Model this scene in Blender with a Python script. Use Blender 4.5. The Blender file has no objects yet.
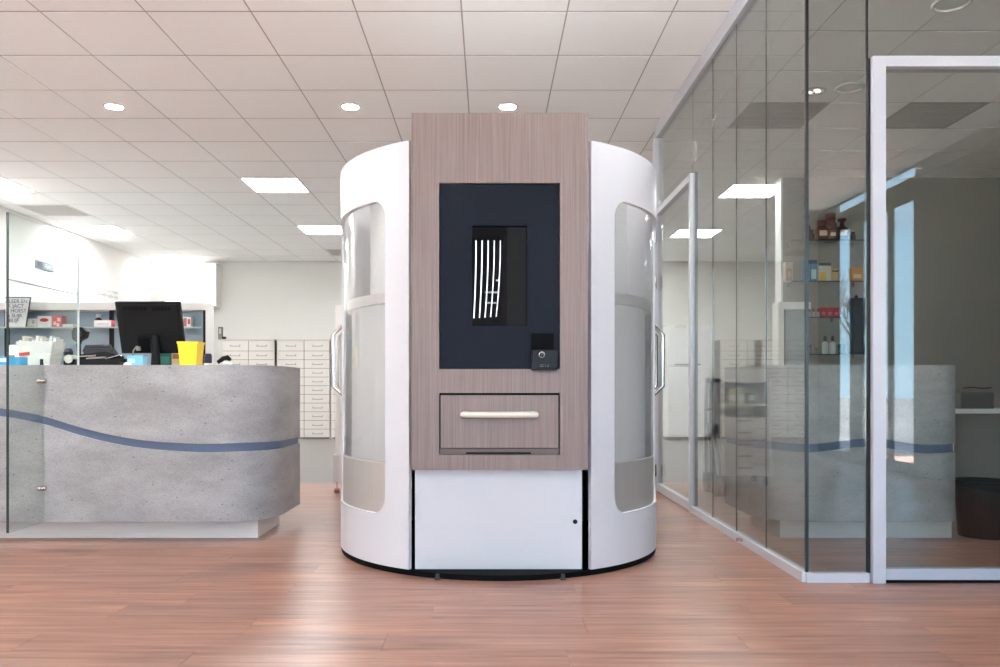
import bpy, bmesh, math, random
from mathutils import Vector, Matrix

random.seed(7)
scene = bpy.context.scene
COL = scene.collection
PI = math.pi
R = math.radians

# ------------------------------------------------------------------ camera
F = 795.0            # focal length in pixels of the 1000 x 667 frame
VX, VY = 489.0, 387.0
HC = 0.89            # lens height above the floor
cam_d = bpy.data.cameras.new('camera')
cam = bpy.data.objects.new('camera', cam_d)
COL.objects.link(cam)
cam.location = (0, 0, HC)
cam.rotation_euler = (PI / 2, 0, 0)
cam_d.sensor_width = 36.0
cam_d.lens = 36.0 * F / 1000.0
cam_d.shift_x = (500 - VX) / 1000.0
cam_d.shift_y = (VY - 333.5) / 1000.0
cam_d.clip_start = 0.05
scene.camera = cam

# ------------------------------------------------------------------ sky and exposure
world = bpy.data.worlds.new('world')
scene.world = world
world.use_nodes = True
wn = world.node_tree.nodes
wl = world.node_tree.links
tcw = wn.new('ShaderNodeTexCoord')
sep = wn.new('ShaderNodeSeparateXYZ')
wl.new(tcw.outputs['Generated'], sep.inputs[0])
sky = wn.new('ShaderNodeValToRGB')          # clear blue sky, paler towards the horizon, same all round
sky.color_ramp.elements[0].position = 0.0
sky.color_ramp.elements[0].color = (0.52, 0.80, 1.0, 1)
sky.color_ramp.elements[1].position = 0.75
sky.color_ramp.elements[1].color = (0.26, 0.55, 1.0, 1)
wl.new(sep.outputs[2], sky.inputs[0])
wl.new(sky.outputs[0], wn['Background'].inputs[0])
wn['Background'].inputs[1].default_value = 6.6

sun_d = bpy.data.lights.new('sun', 'SUN')
sun_d.energy = 225.0
sun_d.angle = R(0.6)
sun_d.color = (0.97, 0.97, 1.0)
sun = bpy.data.objects.new('sun', sun_d)
COL.objects.link(sun)
sun.location = (0, 30, 40)
sun.rotation_euler = (R(-35), 0, 0)      # high, from behind the building: it lights the paving, not the room

PANEL_EMIT = 42.0
DOWNLIGHT_EMIT = 150.0
vs = scene.view_settings
vs.view_transform = 'Standard'
vs.look = 'None'
vs.gamma = 1.0
vs.exposure = 0.38
vs.use_curve_mapping = False
cy = scene.cycles
cy.use_denoising = True
cy.max_bounces = 14
cy.diffuse_bounces = 7
cy.glossy_bounces = 6
cy.transmission_bounces = 8
cy.transparent_max_bounces = 40
cy.sample_clamp_indirect = 50.0

CH = 3.115           # ceiling height


# ------------------------------------------------------------------ helpers
def srgb(r, g, b):
    def f(v):
        v = v / 255.0
        return v / 12.92 if v <= 0.04045 else ((v + 0.055) / 1.055) ** 2.4
    return (f(r), f(g), f(b), 1.0)


def px(x, Y):
    return (x - VX) * Y / F


def pz(y, Y):
    return HC + (VY - y) * Y / F


MATS = {}


def nodes_of(name):
    m = bpy.data.materials.new(name)
    m.use_nodes = True
    nt = m.node_tree
    return m, nt, nt.nodes['Principled BSDF']


def mat(name, col, rough=0.5, metal=0.0, spec=0.5, emit=None, vary=0.0, scale=40.0, bump=0.0):
    """principled material with a little procedural noise in colour and relief"""
    if name in MATS:
        return MATS[name]
    m, nt, b = nodes_of(name)
    c = col if len(col) == 4 else srgb(*col)
    b.inputs['Roughness'].default_value = rough
    b.inputs['Metallic'].default_value = metal
    b.inputs['Specular IOR Level'].default_value = spec
    tc = nt.nodes.new('ShaderNodeTexCoord')
    nz = nt.nodes.new('ShaderNodeTexNoise')
    nz.inputs['Scale'].default_value = scale
    nz.inputs['Detail'].default_value = 4
    nt.links.new(tc.outputs['Object'], nz.inputs['Vector'])
    mx = nt.nodes.new('ShaderNodeMix')
    mx.data_type = 'RGBA'
    v = max(vary, 0.02)
    mx.inputs[6].default_value = tuple(x * (1 - v) for x in c[:3]) + (1,)
    mx.inputs[7].default_value = tuple(min(1, x * (1 + v)) for x in c[:3]) + (1,)
    nt.links.new(nz.outputs['Fac'], mx.inputs[0])
    nt.links.new(mx.outputs[2], b.inputs['Base Color'])
    if bump:
        bp = nt.nodes.new('ShaderNodeBump')
        bp.inputs['Strength'].default_value = bump
        bp.inputs['Distance'].default_value = 0.002
        nt.links.new(nz.outputs['Fac'], bp.inputs['Height'])
        nt.links.new(bp.outputs[0], b.inputs['Normal'])
    if emit:
        b.inputs['Emission Color'].default_value = c
        b.inputs['Emission Strength'].default_value = emit
    MATS[name] = m
    return m


def glass_mat(name, tint, f0=0.045, rough=0.0, refl=1.0, frost=0.0):
    """thin sheet glass: tinted see-through plus a Schlick mirror reflection on either face"""
    if name in MATS:
        return MATS[name]
    m = bpy.data.materials.new(name)
    m.use_nodes = True
    nt = m.node_tree
    nt.nodes.clear()
    out = nt.nodes.new('ShaderNodeOutputMaterial')
    tr = nt.nodes.new('ShaderNodeBsdfTransparent')
    tr.inputs[0].default_value = tint + (1,)
    gl = nt.nodes.new('ShaderNodeBsdfGlossy')
    gl.inputs['Roughness'].default_value = rough
    gl.inputs['Color'].default_value = (refl, refl, refl, 1)
    g = nt.nodes.new('ShaderNodeNewGeometry')
    dot = nt.nodes.new('ShaderNodeVectorMath')
    dot.operation = 'DOT_PRODUCT'
    nt.links.new(g.outputs['Normal'], dot.inputs[0])
    nt.links.new(g.outputs['Incoming'], dot.inputs[1])

    def math_node(op, a, bv=None):
        n = nt.nodes.new('ShaderNodeMath')
        n.operation = op
        for i, v in enumerate((a, bv)):
            if v is None:
                continue
            if isinstance(v, (int, float)):
                n.inputs[i].default_value = v
            else:
                nt.links.new(v, n.inputs[i])
        return n.outputs[0]
    c = math_node('ABSOLUTE', dot.outputs['Value'])
    p = math_node('POWER', math_node('SUBTRACT', 1.0, c), 5.0)
    fac = math_node('ADD', math_node('MULTIPLY', p, 1 - f0), f0)
    mx = nt.nodes.new('ShaderNodeMixShader')
    nt.links.new(fac, mx.inputs[0])
    if frost:
        df = nt.nodes.new('ShaderNodeBsdfDiffuse')
        df.inputs[0].default_value = srgb(206, 207, 206)
        fm_ = nt.nodes.new('ShaderNodeMixShader')
        fm_.inputs[0].default_value = frost
        nt.links.new(tr.outputs[0], fm_.inputs[1])
        nt.links.new(df.outputs[0], fm_.inputs[2])
        nt.links.new(fm_.outputs[0], mx.inputs[1])
    else:
        nt.links.new(tr.outputs[0], mx.inputs[1])
    nt.links.new(gl.outputs[0], mx.inputs[2])
    nt.links.new(mx.outputs[0], out.inputs[0])
    MATS[name] = m
    return m


def emit_mat(name, col, strength):
    if name in MATS:
        return MATS[name]
    m, nt, b = nodes_of(name)
    c = srgb(*col)
    b.inputs['Base Color'].default_value = c
    b.inputs['Emission Color'].default_value = c
    b.inputs['Emission Strength'].default_value = strength
    MATS[name] = m
    return m


def ramp(nt, fac, stops):
    r = nt.nodes.new('ShaderNodeValToRGB')
    e = r.color_ramp.elements
    while len(e) < len(stops):
        e.new(0.5)
    for k, (p, c) in enumerate(stops):
        e[k].position = p
        e[k].color = c
    nt.links.new(fac, r.inputs[0])
    return r.outputs[0]


def wood_laminate(name, dark, mid, light, axis):
    """fine straight grain stretched along one axis of the object"""
    m, nt, b = nodes_of(name)
    tc = nt.nodes.new('ShaderNodeTexCoord')
    mp = nt.nodes.new('ShaderNodeMapping')
    sc = [110.0, 110.0, 110.0]
    sc[axis] = 1.6
    mp.inputs['Scale'].default_value = sc
    nt.links.new(tc.outputs['Object'], mp.inputs[0])
    n1 = nt.nodes.new('ShaderNodeTexNoise')
    n1.inputs['Scale'].default_value = 1.4
    n1.inputs['Detail'].default_value = 6
    n1.inputs['Roughness'].default_value = 0.65
    nt.links.new(mp.outputs[0], n1.inputs['Vector'])
    c = ramp(nt, n1.outputs['Fac'], [(0.30, srgb(*dark)), (0.50, srgb(*mid)), (0.72, srgb(*light))])
    nt.links.new(c, b.inputs['Base Color'])
    b.inputs['Roughness'].default_value = 0.5
    bp = nt.nodes.new('ShaderNodeBump')
    bp.inputs['Strength'].default_value = 0.15
    bp.inputs['Distance'].default_value = 0.001
    nt.links.new(n1.outputs['Fac'], bp.inputs['Height'])
    nt.links.new(bp.outputs[0], b.inputs['Normal'])
    MATS[name] = m
    return m


def plank_floor(name):
    m, nt, b = nodes_of(name)
    tc = nt.nodes.new('ShaderNodeTexCoord')
    oi = nt.nodes.new('ShaderNodeObjectInfo')
    off = nt.nodes.new('ShaderNodeVectorMath')
    off.operation = 'MULTIPLY_ADD'
    cmb = nt.nodes.new('ShaderNodeCombineXYZ')
    for i in range(3):
        nt.links.new(oi.outputs['Random'], cmb.inputs[i])
    nt.links.new(cmb.outputs[0], off.inputs[0])
    off.inputs[1].default_value = (37.0, 91.0, 13.0)
    nt.links.new(tc.outputs['Object'], off.inputs[2])
    mp = nt.nodes.new('ShaderNodeMapping')
    mp.inputs['Scale'].default_value = (1.3, 22.0, 1.0)
    nt.links.new(off.outputs[0], mp.inputs[0])
    n1 = nt.nodes.new('ShaderNodeTexNoise')
    n1.inputs['Scale'].default_value = 1.5
    n1.inputs['Detail'].default_value = 7
    n1.inputs['Roughness'].default_value = 0.62
    nt.links.new(mp.outputs[0], n1.inputs['Vector'])
    c1 = ramp(nt, n1.outputs['Fac'], [(0.26, srgb(104, 73, 63)), (0.44, srgb(140, 103, 88)),
                                      (0.58, srgb(158, 120, 103)), (0.78, srgb(180, 142, 122))])
    n2 = nt.nodes.new('ShaderNodeTexNoise')
    n2.inputs['Scale'].default_value = 2.2
    n2.inputs['Detail'].default_value = 2
    nt.links.new(off.outputs[0], n2.inputs['Vector'])
    c2 = ramp(nt, n2.outputs['Fac'], [(0.3, (0.86, 0.84, 0.86, 1)), (0.7, (1.12, 1.08, 1.03, 1))])
    c3 = ramp(nt, oi.outputs['Random'], [(0.0, (0.93, 0.92, 0.95, 1)), (0.5, (1.0, 1.0, 1.0, 1)), (1.0, (1.08, 1.03, 0.98, 1))])
    m1 = nt.nodes.new('ShaderNodeMix')
    m1.data_type = 'RGBA'
    m1.blend_type = 'MULTIPLY'
    m1.inputs[0].default_value = 1
    nt.links.new(c1, m1.inputs[6])
    nt.links.new(c2, m1.inputs[7])
    m2 = nt.nodes.new('ShaderNodeMix')
    m2.data_type = 'RGBA'
    m2.blend_type = 'MULTIPLY'
    m2.inputs[0].default_value = 1
    nt.links.new(m1.outputs[2], m2.inputs[6])
    nt.links.new(c3, m2.inputs[7])
    nt.links.new(m2.outputs[2], b.inputs['Base Color'])
    b.inputs['Roughness'].default_value = 0.33
    b.inputs['Specular IOR Level'].default_value = 0.5
    bp = nt.nodes.new('ShaderNodeBump')
    bp.inputs['Strength'].default_value = 0.2
    bp.inputs['Distance'].default_value = 0.001
    nt.links.new(n1.outputs['Fac'], bp.inputs['Height'])
    nt.links.new(bp.outputs[0], b.inputs['Normal'])
    MATS[name] = m
    return m


def concrete(name, dark, mid, light):
    m, nt, b = nodes_of(name)
    tc = nt.nodes.new('ShaderNodeTexCoord')
    mp = nt.nodes.new('ShaderNodeMapping')
    mp.inputs['Scale'].default_value = (1.0, 1.0, 2.6)
    nt.links.new(tc.outputs['Object'], mp.inputs[0])
    n1 = nt.nodes.new('ShaderNodeTexNoise')
    n1.inputs['Scale'].default_value = 2.2
    n1.inputs['Detail'].default_value = 8
    n1.inputs['Roughness'].default_value = 0.62
    nt.links.new(mp.outputs[0], n1.inputs['Vector'])
    c1 = ramp(nt, n1.outputs['Fac'], [(0.30, srgb(*dark)), (0.5, srgb(*mid)), (0.70, srgb(*light))])
    n2 = nt.nodes.new('ShaderNodeTexNoise')
    n2.inputs['Scale'].default_value = 95
    n2.inputs['Detail'].default_value = 2
    nt.links.new(mp.outputs[0], n2.inputs['Vector'])
    c2 = ramp(nt, n2.outputs['Fac'], [(0.28, (0.74, 0.74, 0.74, 1)), (0.5, (0.98, 0.98, 0.98, 1)), (0.7, (1.06, 1.06, 1.06, 1))])
    vo = nt.nodes.new('ShaderNodeTexVoronoi')
    vo.inputs['Scale'].default_value = 14
    mp2 = nt.nodes.new('ShaderNodeMapping')
    mp2.inputs['Scale'].default_value = (1.0, 1.0, 1.9)
    nt.links.new(tc.outputs['Object'], mp2.inputs[0])
    nt.links.new(mp2.outputs[0], vo.inputs['Vector'])
    c3 = ramp(nt, vo.outputs['Distance'], [(0.055, (0.36, 0.36, 0.37, 1)), (0.10, (1, 1, 1, 1))])
    prev = c1
    for c in (c2, c3):
        mm = nt.nodes.new('ShaderNodeMix')
        mm.data_type = 'RGBA'
        mm.blend_type = 'MULTIPLY'
        mm.inputs[0].default_value = 1
        nt.links.new(prev, mm.inputs[6])
        nt.links.new(c, mm.inputs[7])
        prev = mm.outputs[2]
    nt.links.new(prev, b.inputs['Base Color'])
    b.inputs['Roughness'].default_value = 0.55
    MATS[name] = m
    return m


def brushed(name, col, rough=0.3, axis=2):
    m, nt, b = nodes_of(name)
    tc = nt.nodes.new('ShaderNodeTexCoord')
    mp = nt.nodes.new('ShaderNodeMapping')
    sc = [90.0, 90.0, 90.0]
    sc[axis] = 2.0
    mp.inputs['Scale'].default_value = sc
    nt.links.new(tc.outputs['Object'], mp.inputs[0])
    n1 = nt.nodes.new('ShaderNodeTexNoise')
    n1.inputs['Scale'].default_value = 2
    nt.links.new(mp.outputs[0], n1.inputs['Vector'])
    c = srgb(*col)
    cc = ramp(nt, n1.outputs['Fac'], [(0.3, tuple(x * .9 for x in c[:3]) + (1,)), (0.7, c)])
    nt.links.new(cc, b.inputs['Base Color'])
    b.inputs['Metallic'].default_value = 1.0
    b.inputs['Roughness'].default_value = rough
    MATS[name] = m
    return m


# ---- mesh builder: collects shapes, builds ONE mesh object
class MB:
    def __init__(self):
        self.bm = bmesh.new()

    def box(self, x0, x1, y0, y1, z0, z1, rot=None, pivot=(0, 0, 0)):
        vs_ = []
        for z in (z0, z1):
            for (x, y) in ((x0, y0), (x1, y0), (x1, y1), (x0, y1)):
                v = Vector((x, y, z))
                if rot is not None:
                    v = rot @ (v - Vector(pivot)) + Vector(pivot)
                vs_.append(self.bm.verts.new(v))
        for f in ((3, 2, 1, 0), (4, 5, 6, 7), (0, 1, 5, 4), (1, 2, 6, 5), (2, 3, 7, 6), (3, 0, 4, 7)):
            self.bm.faces.new([vs_[i] for i in f])
        return self

    def lathe(self, prof, n=24, c=(0, 0, 0), a0=0.0, a1=2 * PI):
        """prof: list of (radius, z)"""
        full = abs(a1 - a0 - 2 * PI) < 1e-6
        cols = n if full else n + 1
        rings = []
        for (r, z) in prof:
            if r < 1e-6:
                rings.append([self.bm.verts.new((c[0], c[1], c[2] + z))])
            else:
                rings.append([self.bm.verts.new((c[0] + r * math.sin(a0 + (a1 - a0) * k / n), c[1] - r * math.cos(a0 + (a1 - a0) * k / n), c[2] + z)) for k in range(cols)])
        for a, b in zip(rings, rings[1:]):
            for k in range(n):
                k2 = (k + 1) % cols if full else k + 1
                q = [a[k % len(a)], a[k2 % len(a)], b[k2 % len(b)], b[k % len(b)]]
                u = []
                for v in q:
                    if v not in u:
                        u.append(v)
                if len(u) >= 3:
                    try:
                        self.bm.faces.new(u)
                    except ValueError:
                        pass
        return self

    def tube(self, pts, r, n=8, cap=True):
        pts = [Vector(p) for p in pts]
        rad = r if isinstance(r, (list, tuple)) else [r] * len(pts)
        rings = []
        prev = None
        for i, p in enumerate(pts):
            t = (pts[min(i + 1, len(pts) - 1)] - pts[max(i - 1, 0)]).normalized()
            if prev is None:
                up = Vector((0, 0, 1)) if abs(t.z) < 0.9 else Vector((1, 0, 0))
                u = t.cross(up).normalized()
            else:
                u = (prev - t * prev.dot(t)).normalized()
            prev = u
            w = t.cross(u)
            rings.append([self.bm.verts.new(p + (u * math.cos(2 * PI * k / n) + w * math.sin(2 * PI * k / n)) * rad[i]) for k in range(n)])
        for a, b in zip(rings, rings[1:]):
            for k in range(n):
                self.bm.faces.new((a[k], a[(k + 1) % n], b[(k + 1) % n], b[k]))
        if cap:
            self.bm.faces.new(rings[0][::-1])
            self.bm.faces.new(rings[-1])
        return self

    def cyl(self, a, b, r, n=16, r2=None):
        return self.tube([a, b], [r, r if r2 is None else r2], n)

    def prism(self, poly, axis, lo, hi):
        """extrude a 2-D polygon along an axis (0 x, 1 y, 2 z)"""
        def P(u, v, w):
            return {0: (w, u, v), 1: (u, w, v), 2: (u, v, w)}[axis]
        A = [self.bm.verts.new(P(u, v, lo)) for u, v in poly]
        B = [self.bm.verts.new(P(u, v, hi)) for u, v in poly]
        n = len(poly)
        self.bm.faces.new(A[::-1])
        self.bm.faces.new(B)
        for k in range(n):
            self.bm.faces.new((A[k], A[(k + 1) % n], B[(k + 1) % n], B[k]))
        return self

    def frame(self, x0, x1, z0, z1, w, y0, y1):
        """flat rectangular frame in the xz plane"""
        self.box(x0, x0 + w, y0, y1, z0, z1)
        self.box(x1 - w, x1, y0, y1, z0, z1)
        self.box(x0 + w, x1 - w, y0, y1, z1 - w, z1)
        self.box(x0 + w, x1 - w, y0, y1, z0, z0 + w)
        return self

    def mesh(self, name, material, smooth=False, bevel=0.0):
        bmesh.ops.recalc_face_normals(self.bm, faces=self.bm.faces)
        if bevel:
            bmesh.ops.bevel(self.bm, geom=list(self.bm.edges), offset=bevel, segments=2, affect='EDGES', profile=0.5, clamp_overlap=True)
        me = bpy.data.meshes.new(name)
        self.bm.to_mesh(me)
        self.bm.free()
        me.materials.append(material)
        if smooth:
            for p in me.polygons:
                p.use_smooth = True
            try:
                me.set_sharp_from_angle(angle=R(35))
            except Exception:
                pass
        return me

    def build(self, name, material, parent=None, smooth=False, bevel=0.0, loc=None):
        o = bpy.data.objects.new(name, self.mesh(name, material, smooth, bevel))
        COL.objects.link(o)
        if parent is not None:
            o.parent = parent
        if loc is not None:
            o.location = loc
        return o


def tag(o, label=None, cat=None, group=None, kind=None):
    if label:
        o['label'] = label
    if cat:
        o['category'] = cat
    if group:
        o['group'] = group
    if kind:
        o['kind'] = kind
    return o


def thing(name, label, cat, loc=(0, 0, 0), rz=0.0, group=None, kind=None):
    o = bpy.data.objects.new(name, None)
    COL.objects.link(o)
    o.location = loc
    o.rotation_euler = (0, 0, rz)
    o.empty_display_size = 0.05
    return tag(o, label, cat, group, kind)


def link_copy(src, parent, loc, name=None, scale=None):
    o = src.copy()
    if name:
        o.name = name
    COL.objects.link(o)
    o.parent = parent
    o.location = loc
    if scale:
        o.scale = scale
    return o


def text(name, s, size, material, parent, loc, rot=(PI / 2, 0, 0), extrude=0.0006, align='CENTER'):
    cu = bpy.data.curves.new(name, 'FONT')
    cu.body = s
    cu.size = size
    cu.align_x = align
    cu.align_y = 'CENTER'
    cu.extrude = extrude
    tmp = bpy.data.objects.new(name, cu)
    COL.objects.link(tmp)
    dg = bpy.context.evaluated_depsgraph_get()
    me = bpy.data.meshes.new_from_object(tmp.evaluated_get(dg))
    bpy.data.objects.remove(tmp)
    me.materials.append(material)
    o = bpy.data.objects.new(name, me)
    COL.objects.link(o)
    o.parent = parent
    o.location = loc
    o.rotation_euler = rot
    return o


# ------------------------------------------------------------------ materials
M_PLANK = plank_floor('floor_plank_vinyl')
M_GREYFLOOR = mat('grey_vinyl', (118, 114, 111), 0.4, vary=.06, scale=8)
M_TILE = mat('ceiling_tile_white', (247, 246, 245), 0.9, spec=.2, vary=.03, scale=120, bump=.15)
M_TGRID = mat('ceiling_grid', (176, 170, 166), 0.7)
M_WALLW = mat('wall_white_paint', (236, 234, 229), 0.85, spec=.2, vary=.015, scale=6)
M_WALLB = mat('wall_beige_paint', (216, 214, 208), 0.85, spec=.2, vary=.015, scale=6)
M_WALLG = mat('wall_grey_paint', (150, 144, 136), 0.85, spec=.2, vary=.03, scale=5)
M_LAM = wood_laminate('wood_laminate', (124, 106, 100), (136, 118, 112), (147, 130, 124), 2)
M_WHITE = mat('white_lacquer', (209, 208, 211), 0.32, vary=.01)
M_WHITEM = mat('white_melamine', (228, 226, 222), 0.5, vary=.01)
M_FRAME = mat('white_powder_coat', (194, 195, 201), 0.4, vary=.01)
M_BLACK = mat('black_plastic', (13, 13, 14), 0.5, spec=.25)
M_BLACKM = mat('black_matte', (8, 8, 9), 0.7, spec=.1)
M_NAVY = mat('navy_satin', (26, 31, 41), 0.6, spec=.12, vary=.03, scale=200)
M_SCREEN = mat('display_glass', (14, 15, 17), 0.12, spec=.12)
M_SEAL = mat('black_rubber_seal', (18, 20, 20), 0.6)
M_CONC = concrete('concrete_laminate', (140, 136, 134), (160, 157, 156), (177, 175, 174))
M_WAVE = mat('blue_grey_band', (88, 102, 126), 0.5, vary=.03)
M_PLINTH = brushed('aluminium_plinth', (222, 213, 206), 0.5, 0)
M_PLINTH.node_tree.nodes['Principled BSDF'].inputs['Metallic'].default_value = .2
M_STEEL = brushed('brushed_steel', (206, 202, 196), 0.38, 2)
M_STEEL.node_tree.nodes['Principled BSDF'].inputs['Metallic'].default_value = .6
M_DRUM = mat('pale_grey_drum', (206, 206, 202), 0.4)
M_CHROME = mat('satin_chrome', (205, 203, 200), 0.22, metal=1.0)
M_CREAM = mat('cream_metal', (216, 208, 196), 0.35, metal=.2)
M_GLASS = glass_mat('partition_glass', (0.855, 0.882, 0.872))
M_GLASSC = glass_mat('clear_glass', (0.93, 0.965, 0.95))
M_GLASSW = glass_mat('window_glass', (0.97, 0.98, 0.98))
M_GLASSM = glass_mat('machine_window_acrylic', (0.92, 0.93, 0.93), f0=.06, rough=.08, frost=.34)
M_GEDGE = mat('glass_edge_green', (48, 66, 62), 0.2)
M_SHELFBLUE = mat('blue_grey_back_panel', (150, 168, 180), 0.5, vary=.03)
M_PANEL = emit_mat('led_panel', (250, 252, 255), PANEL_EMIT)
M_DOWN = emit_mat('downlight_lamp', (255, 250, 240), DOWNLIGHT_EMIT)

# ------------------------------------------------------------------ setting: floor
YF = -3.0            # street front behind the camera
XL, XR0, XR1 = -6.0, 4.25, 5.7
YB = 14.1
YG = 3.63            # front of the glass room
XG = 1.445           # side of the glass room
YW = 7.42            # where the wood floor ends

floor = MB().box(XL, XR1, YF, YW, -0.05, -0.004).build('floor', M_PLANK)
tag(floor, 'reddish brown wood-look plank floor of the customer area', 'floor', kind='structure')
PW, PL = 0.19, 1.25
plank_me = MB().box(0, PL - .0015, 0, PW - .0015, -.0035, 0).mesh('plank', M_PLANK)
row = 0
y = 2.30
while y < YW - .01:
    x = -3.3 - random.random() * PL if y < 5.2 else -2.2 - random.random() * PL
    xe = 3.4 if y < 4.2 else 4.6
    while x < xe:
        o = bpy.data.objects.new('plank', plank_me)
        COL.objects.link(o)
        o.parent = floor
        o.location = (x, y, 0)
        x += PL
    y += PW
f2 = MB().box(XL, XR1, YW, YB, -0.05, 0).build('floor_back', M_GREYFLOOR)
tag(f2, 'plain grey vinyl floor behind the counters', 'floor', kind='structure')

# ------------------------------------------------------------------ setting: ceiling
ceil = MB().box(XL, XR0, YF, YG - .12, CH + .0025, CH + .06).box(XL, XR1, YG - .12, YB, CH + .0025, CH + .06).build('ceiling', M_TGRID)
tag(ceil, 'white suspended ceiling with a grid of square tiles', 'ceiling', kind='structure')
TS = 0.625
tile_me = MB().box(0.005, TS - .005, 0.009, TS - .009, CH, CH + .012).mesh('ceiling_tile', M_TILE)
AX, AY = -0.787, 4.712       # main grid origin
BX, BY = 2.05, 4.97          # grid of the glass room
panel_cells, vent_cells = [], []
for i in (-8, -3):
    for j in (6, 10):
        panel_cells.append(('A', i, j))
panel_cells += [('A', -8, 14), ('A', 2, 10), ('A', 2, 14)]  # last one: added fill panel, hidden behind the machine
for j in (-2, -10):  # unseen panels added overhead and behind the camera for more light
    for i in (-8, -3, 2):
        panel_cells.append(('A', i, j))
vent_cells += [('A', -8, 8), ('A', -3, 13)]
panel_cells += [('B', 1, 6), ('B', 1, 10)]
vent_cells += [('B', 0, 2), ('B', 2, 2)]
far_tiles = MB()
n_far = 0


def tile_at(grid, i, j):
    if grid == 'A':
        return AX + i * TS, AY + j * TS
    return BX + i * TS, BY + j * TS


for grid, i0, i1, j0, j1 in (('A', -9, 4, -13, 15), ('B', -1, 6, -2, 15)):
    for i in range(i0, i1):
        for j in range(j0, j1):
            if (grid, i, j) in panel_cells or (grid, i, j) in vent_cells:
                continue
            x, y = tile_at(grid, i, j)
            xa, xb = max(x, XL if grid == 'A' else XG), min(x + TS, XG if grid == 'A' else XR1)
            ya, yb = max(y, YF), min(y + TS, YB)
            if xb - xa < .03 or yb - ya < .03:
                continue
            whole = xb - xa > TS - .001 and yb - ya > TS - .001
            near = 3.9 < y < 9.9 and not (grid == 'B' and y > 8.4 and x > 2.9)
            if near and whole:
                o = bpy.data.objects.new('ceiling_tile', tile_me)
                COL.objects.link(o)
                o.parent = ceil
                o.location = (x, y, 0)
            elif near:
                MB().box(xa + .005, xb - .005, ya + .009, yb - .009, CH, CH + .012).build('ceiling_tile', M_TILE, ceil)
            else:
                far_tiles.box(xa + .005, xb - .005, ya + .009, yb - .009, CH, CH + .012)
# front strip right of the partition line and ahead of the glass room
for j in range(-13, -1):
    for i in range(4, 9):
        x, y = tile_at('A', i, j)
        xa, xb = max(x, XG), min(x + TS, XR0)
        ya, yb = max(y, YF), min(y + TS, BY - 2 * TS)
        if xb - xa > .03 and yb - ya > .03:
            far_tiles.box(xa + .005, xb - .005, ya + .009, yb - .009, CH, CH + .012)
ft = far_tiles.build('distant_ceiling_tile', M_TILE, ceil)
ft['kind'] = 'stuff'

# ------------------------------------------------------------------ setting: walls
def side_wall(x0, x1, ya, yb, wins, zs, material, name):
    mb = MB()
    a = ya
    for (u, v) in wins:
        mb.box(x0, x1, a, u, 0, CH + .06)
        mb.box(x0, x1, u, v, 0, zs[0])
        mb.box(x0, x1, u, v, zs[1], CH + .06)
        a = v
    mb.box(x0, x1, a, yb, 0, CH + .06)
    return mb.build(name, material)


w = side_wall(XL - .15, XL, YF, YB, [], (0, 0), M_WALLW, 'wall_left')
tag(w, 'plain white side wall behind the left counter', 'wall', kind='structure')
w = MB().box(XL - .15, XR1 + .15, YB, YB + .15, 0, CH + .06).build('wall_back', M_WALLB)
tag(w, 'beige back wall above the drawer cabinets', 'wall', kind='structure')
XD = 3.12
w = MB().box(XD, XR1, 8.45, 8.60, 0, CH).build('wall_display', M_WALLG)
tag(w, 'grey wall with glass shelves inside the glass room', 'wall', kind='structure')
MB().box(XD - .02, XD, 8.44, 8.61, 0, CH).build('corner_trim', M_WHITEM, w)
w = side_wall(XR1, XR1 + .15, YG, YB, [], (0, 0), M_WALLG, 'wall_right')
tag(w, 'grey right wall of the glass room', 'wall', kind='structure')
w = MB().box(XR0, XR1 + .15, YG - .12, YG, 0, CH + .06).build('wall_return', M_WALLG)
tag(w, 'short grey return wall beside the glass front', 'wall', kind='structure')

# street side on the right, with the tall entrance window that mirrors in the glass
EY0, EY1 = -2.45, -0.66
w = MB()
w.box(XR0, XR0 + .04, EY1, YG - .12, 0, CH + .06)
w.box(XR0, XR0 + .04, YF, EY0, 0, CH + .06)
w = w.build('wall_entrance', mat('wall_dark_grey_paint', (96, 93, 88), .85, spec=.2))
tag(w, 'grey wall around the entrance window on the street side', 'wall', kind='structure')
e = thing('window_1', 'tall entrance window of narrow panes under a slim transom', 'window', (XR0, EY0, 0), kind='structure')
fr = MB()
EW = EY1 - EY0
fr.box(0, .03, 0, EW, 3.10, CH + .06)
fr.box(0, .03, 0, EW, 2.77, 3.00)
fr.box(0, .03, 0, EW, 0, .12)
for a, b in ((0, .03), (.35, .65), (1.24, 1.33), (EW - .03, EW)):
    fr.box(0, .03, a, b, .12, 2.77)
fr.build('window_frame', M_BLACK, e)
for a, b in ((.03, .35), (.65, 1.24), (1.33, EW - .03)):
    MB().box(.010, .018, a, b, .12, 2.77).build('pane', M_GLASSW, e)
MB().box(.010, .018, 0, EW, 3.00, 3.10).build('transom_pane', M_GLASSW, e)

# street front behind the camera
segs = [(-2.9, -0.9), (1.1, 4.1)]  # pillar between the two windows added to keep the display's reflection dark
w = MB()
w.box(XL - .15, XR0 + .15, YF - .2, YF, 0, .12)
w.box(XL - .15, XR0 + .15, YF - .2, YF, 2.95, CH + .06)
prev = XL - .15
for a, b in segs + [(XR0 + .15, 0)]:
    w.box(prev, a, YF - .2, YF, .12, 2.95)
    prev = b
w = w.build('wall_front', M_WALLW)
tag(w, 'shop front wall on the street with wide windows', 'wall', kind='structure')
for k, (a, b) in enumerate(segs):
    e = thing('window_%d' % (k + 2), ['wide shop window left of the added pillar of the street front',
                                      'widest shop window near the entrance'][k], 'window', (a, YF, .12), kind='structure')
    MB().frame(0, b - a, 0, 2.83, .06, -.14, -.06).build('window_frame', M_BLACK, e)
    MB().box(.06, b - a - .06, -.105, -.095, .06, 2.77).build('pane', M_GLASSW, e)

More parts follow.
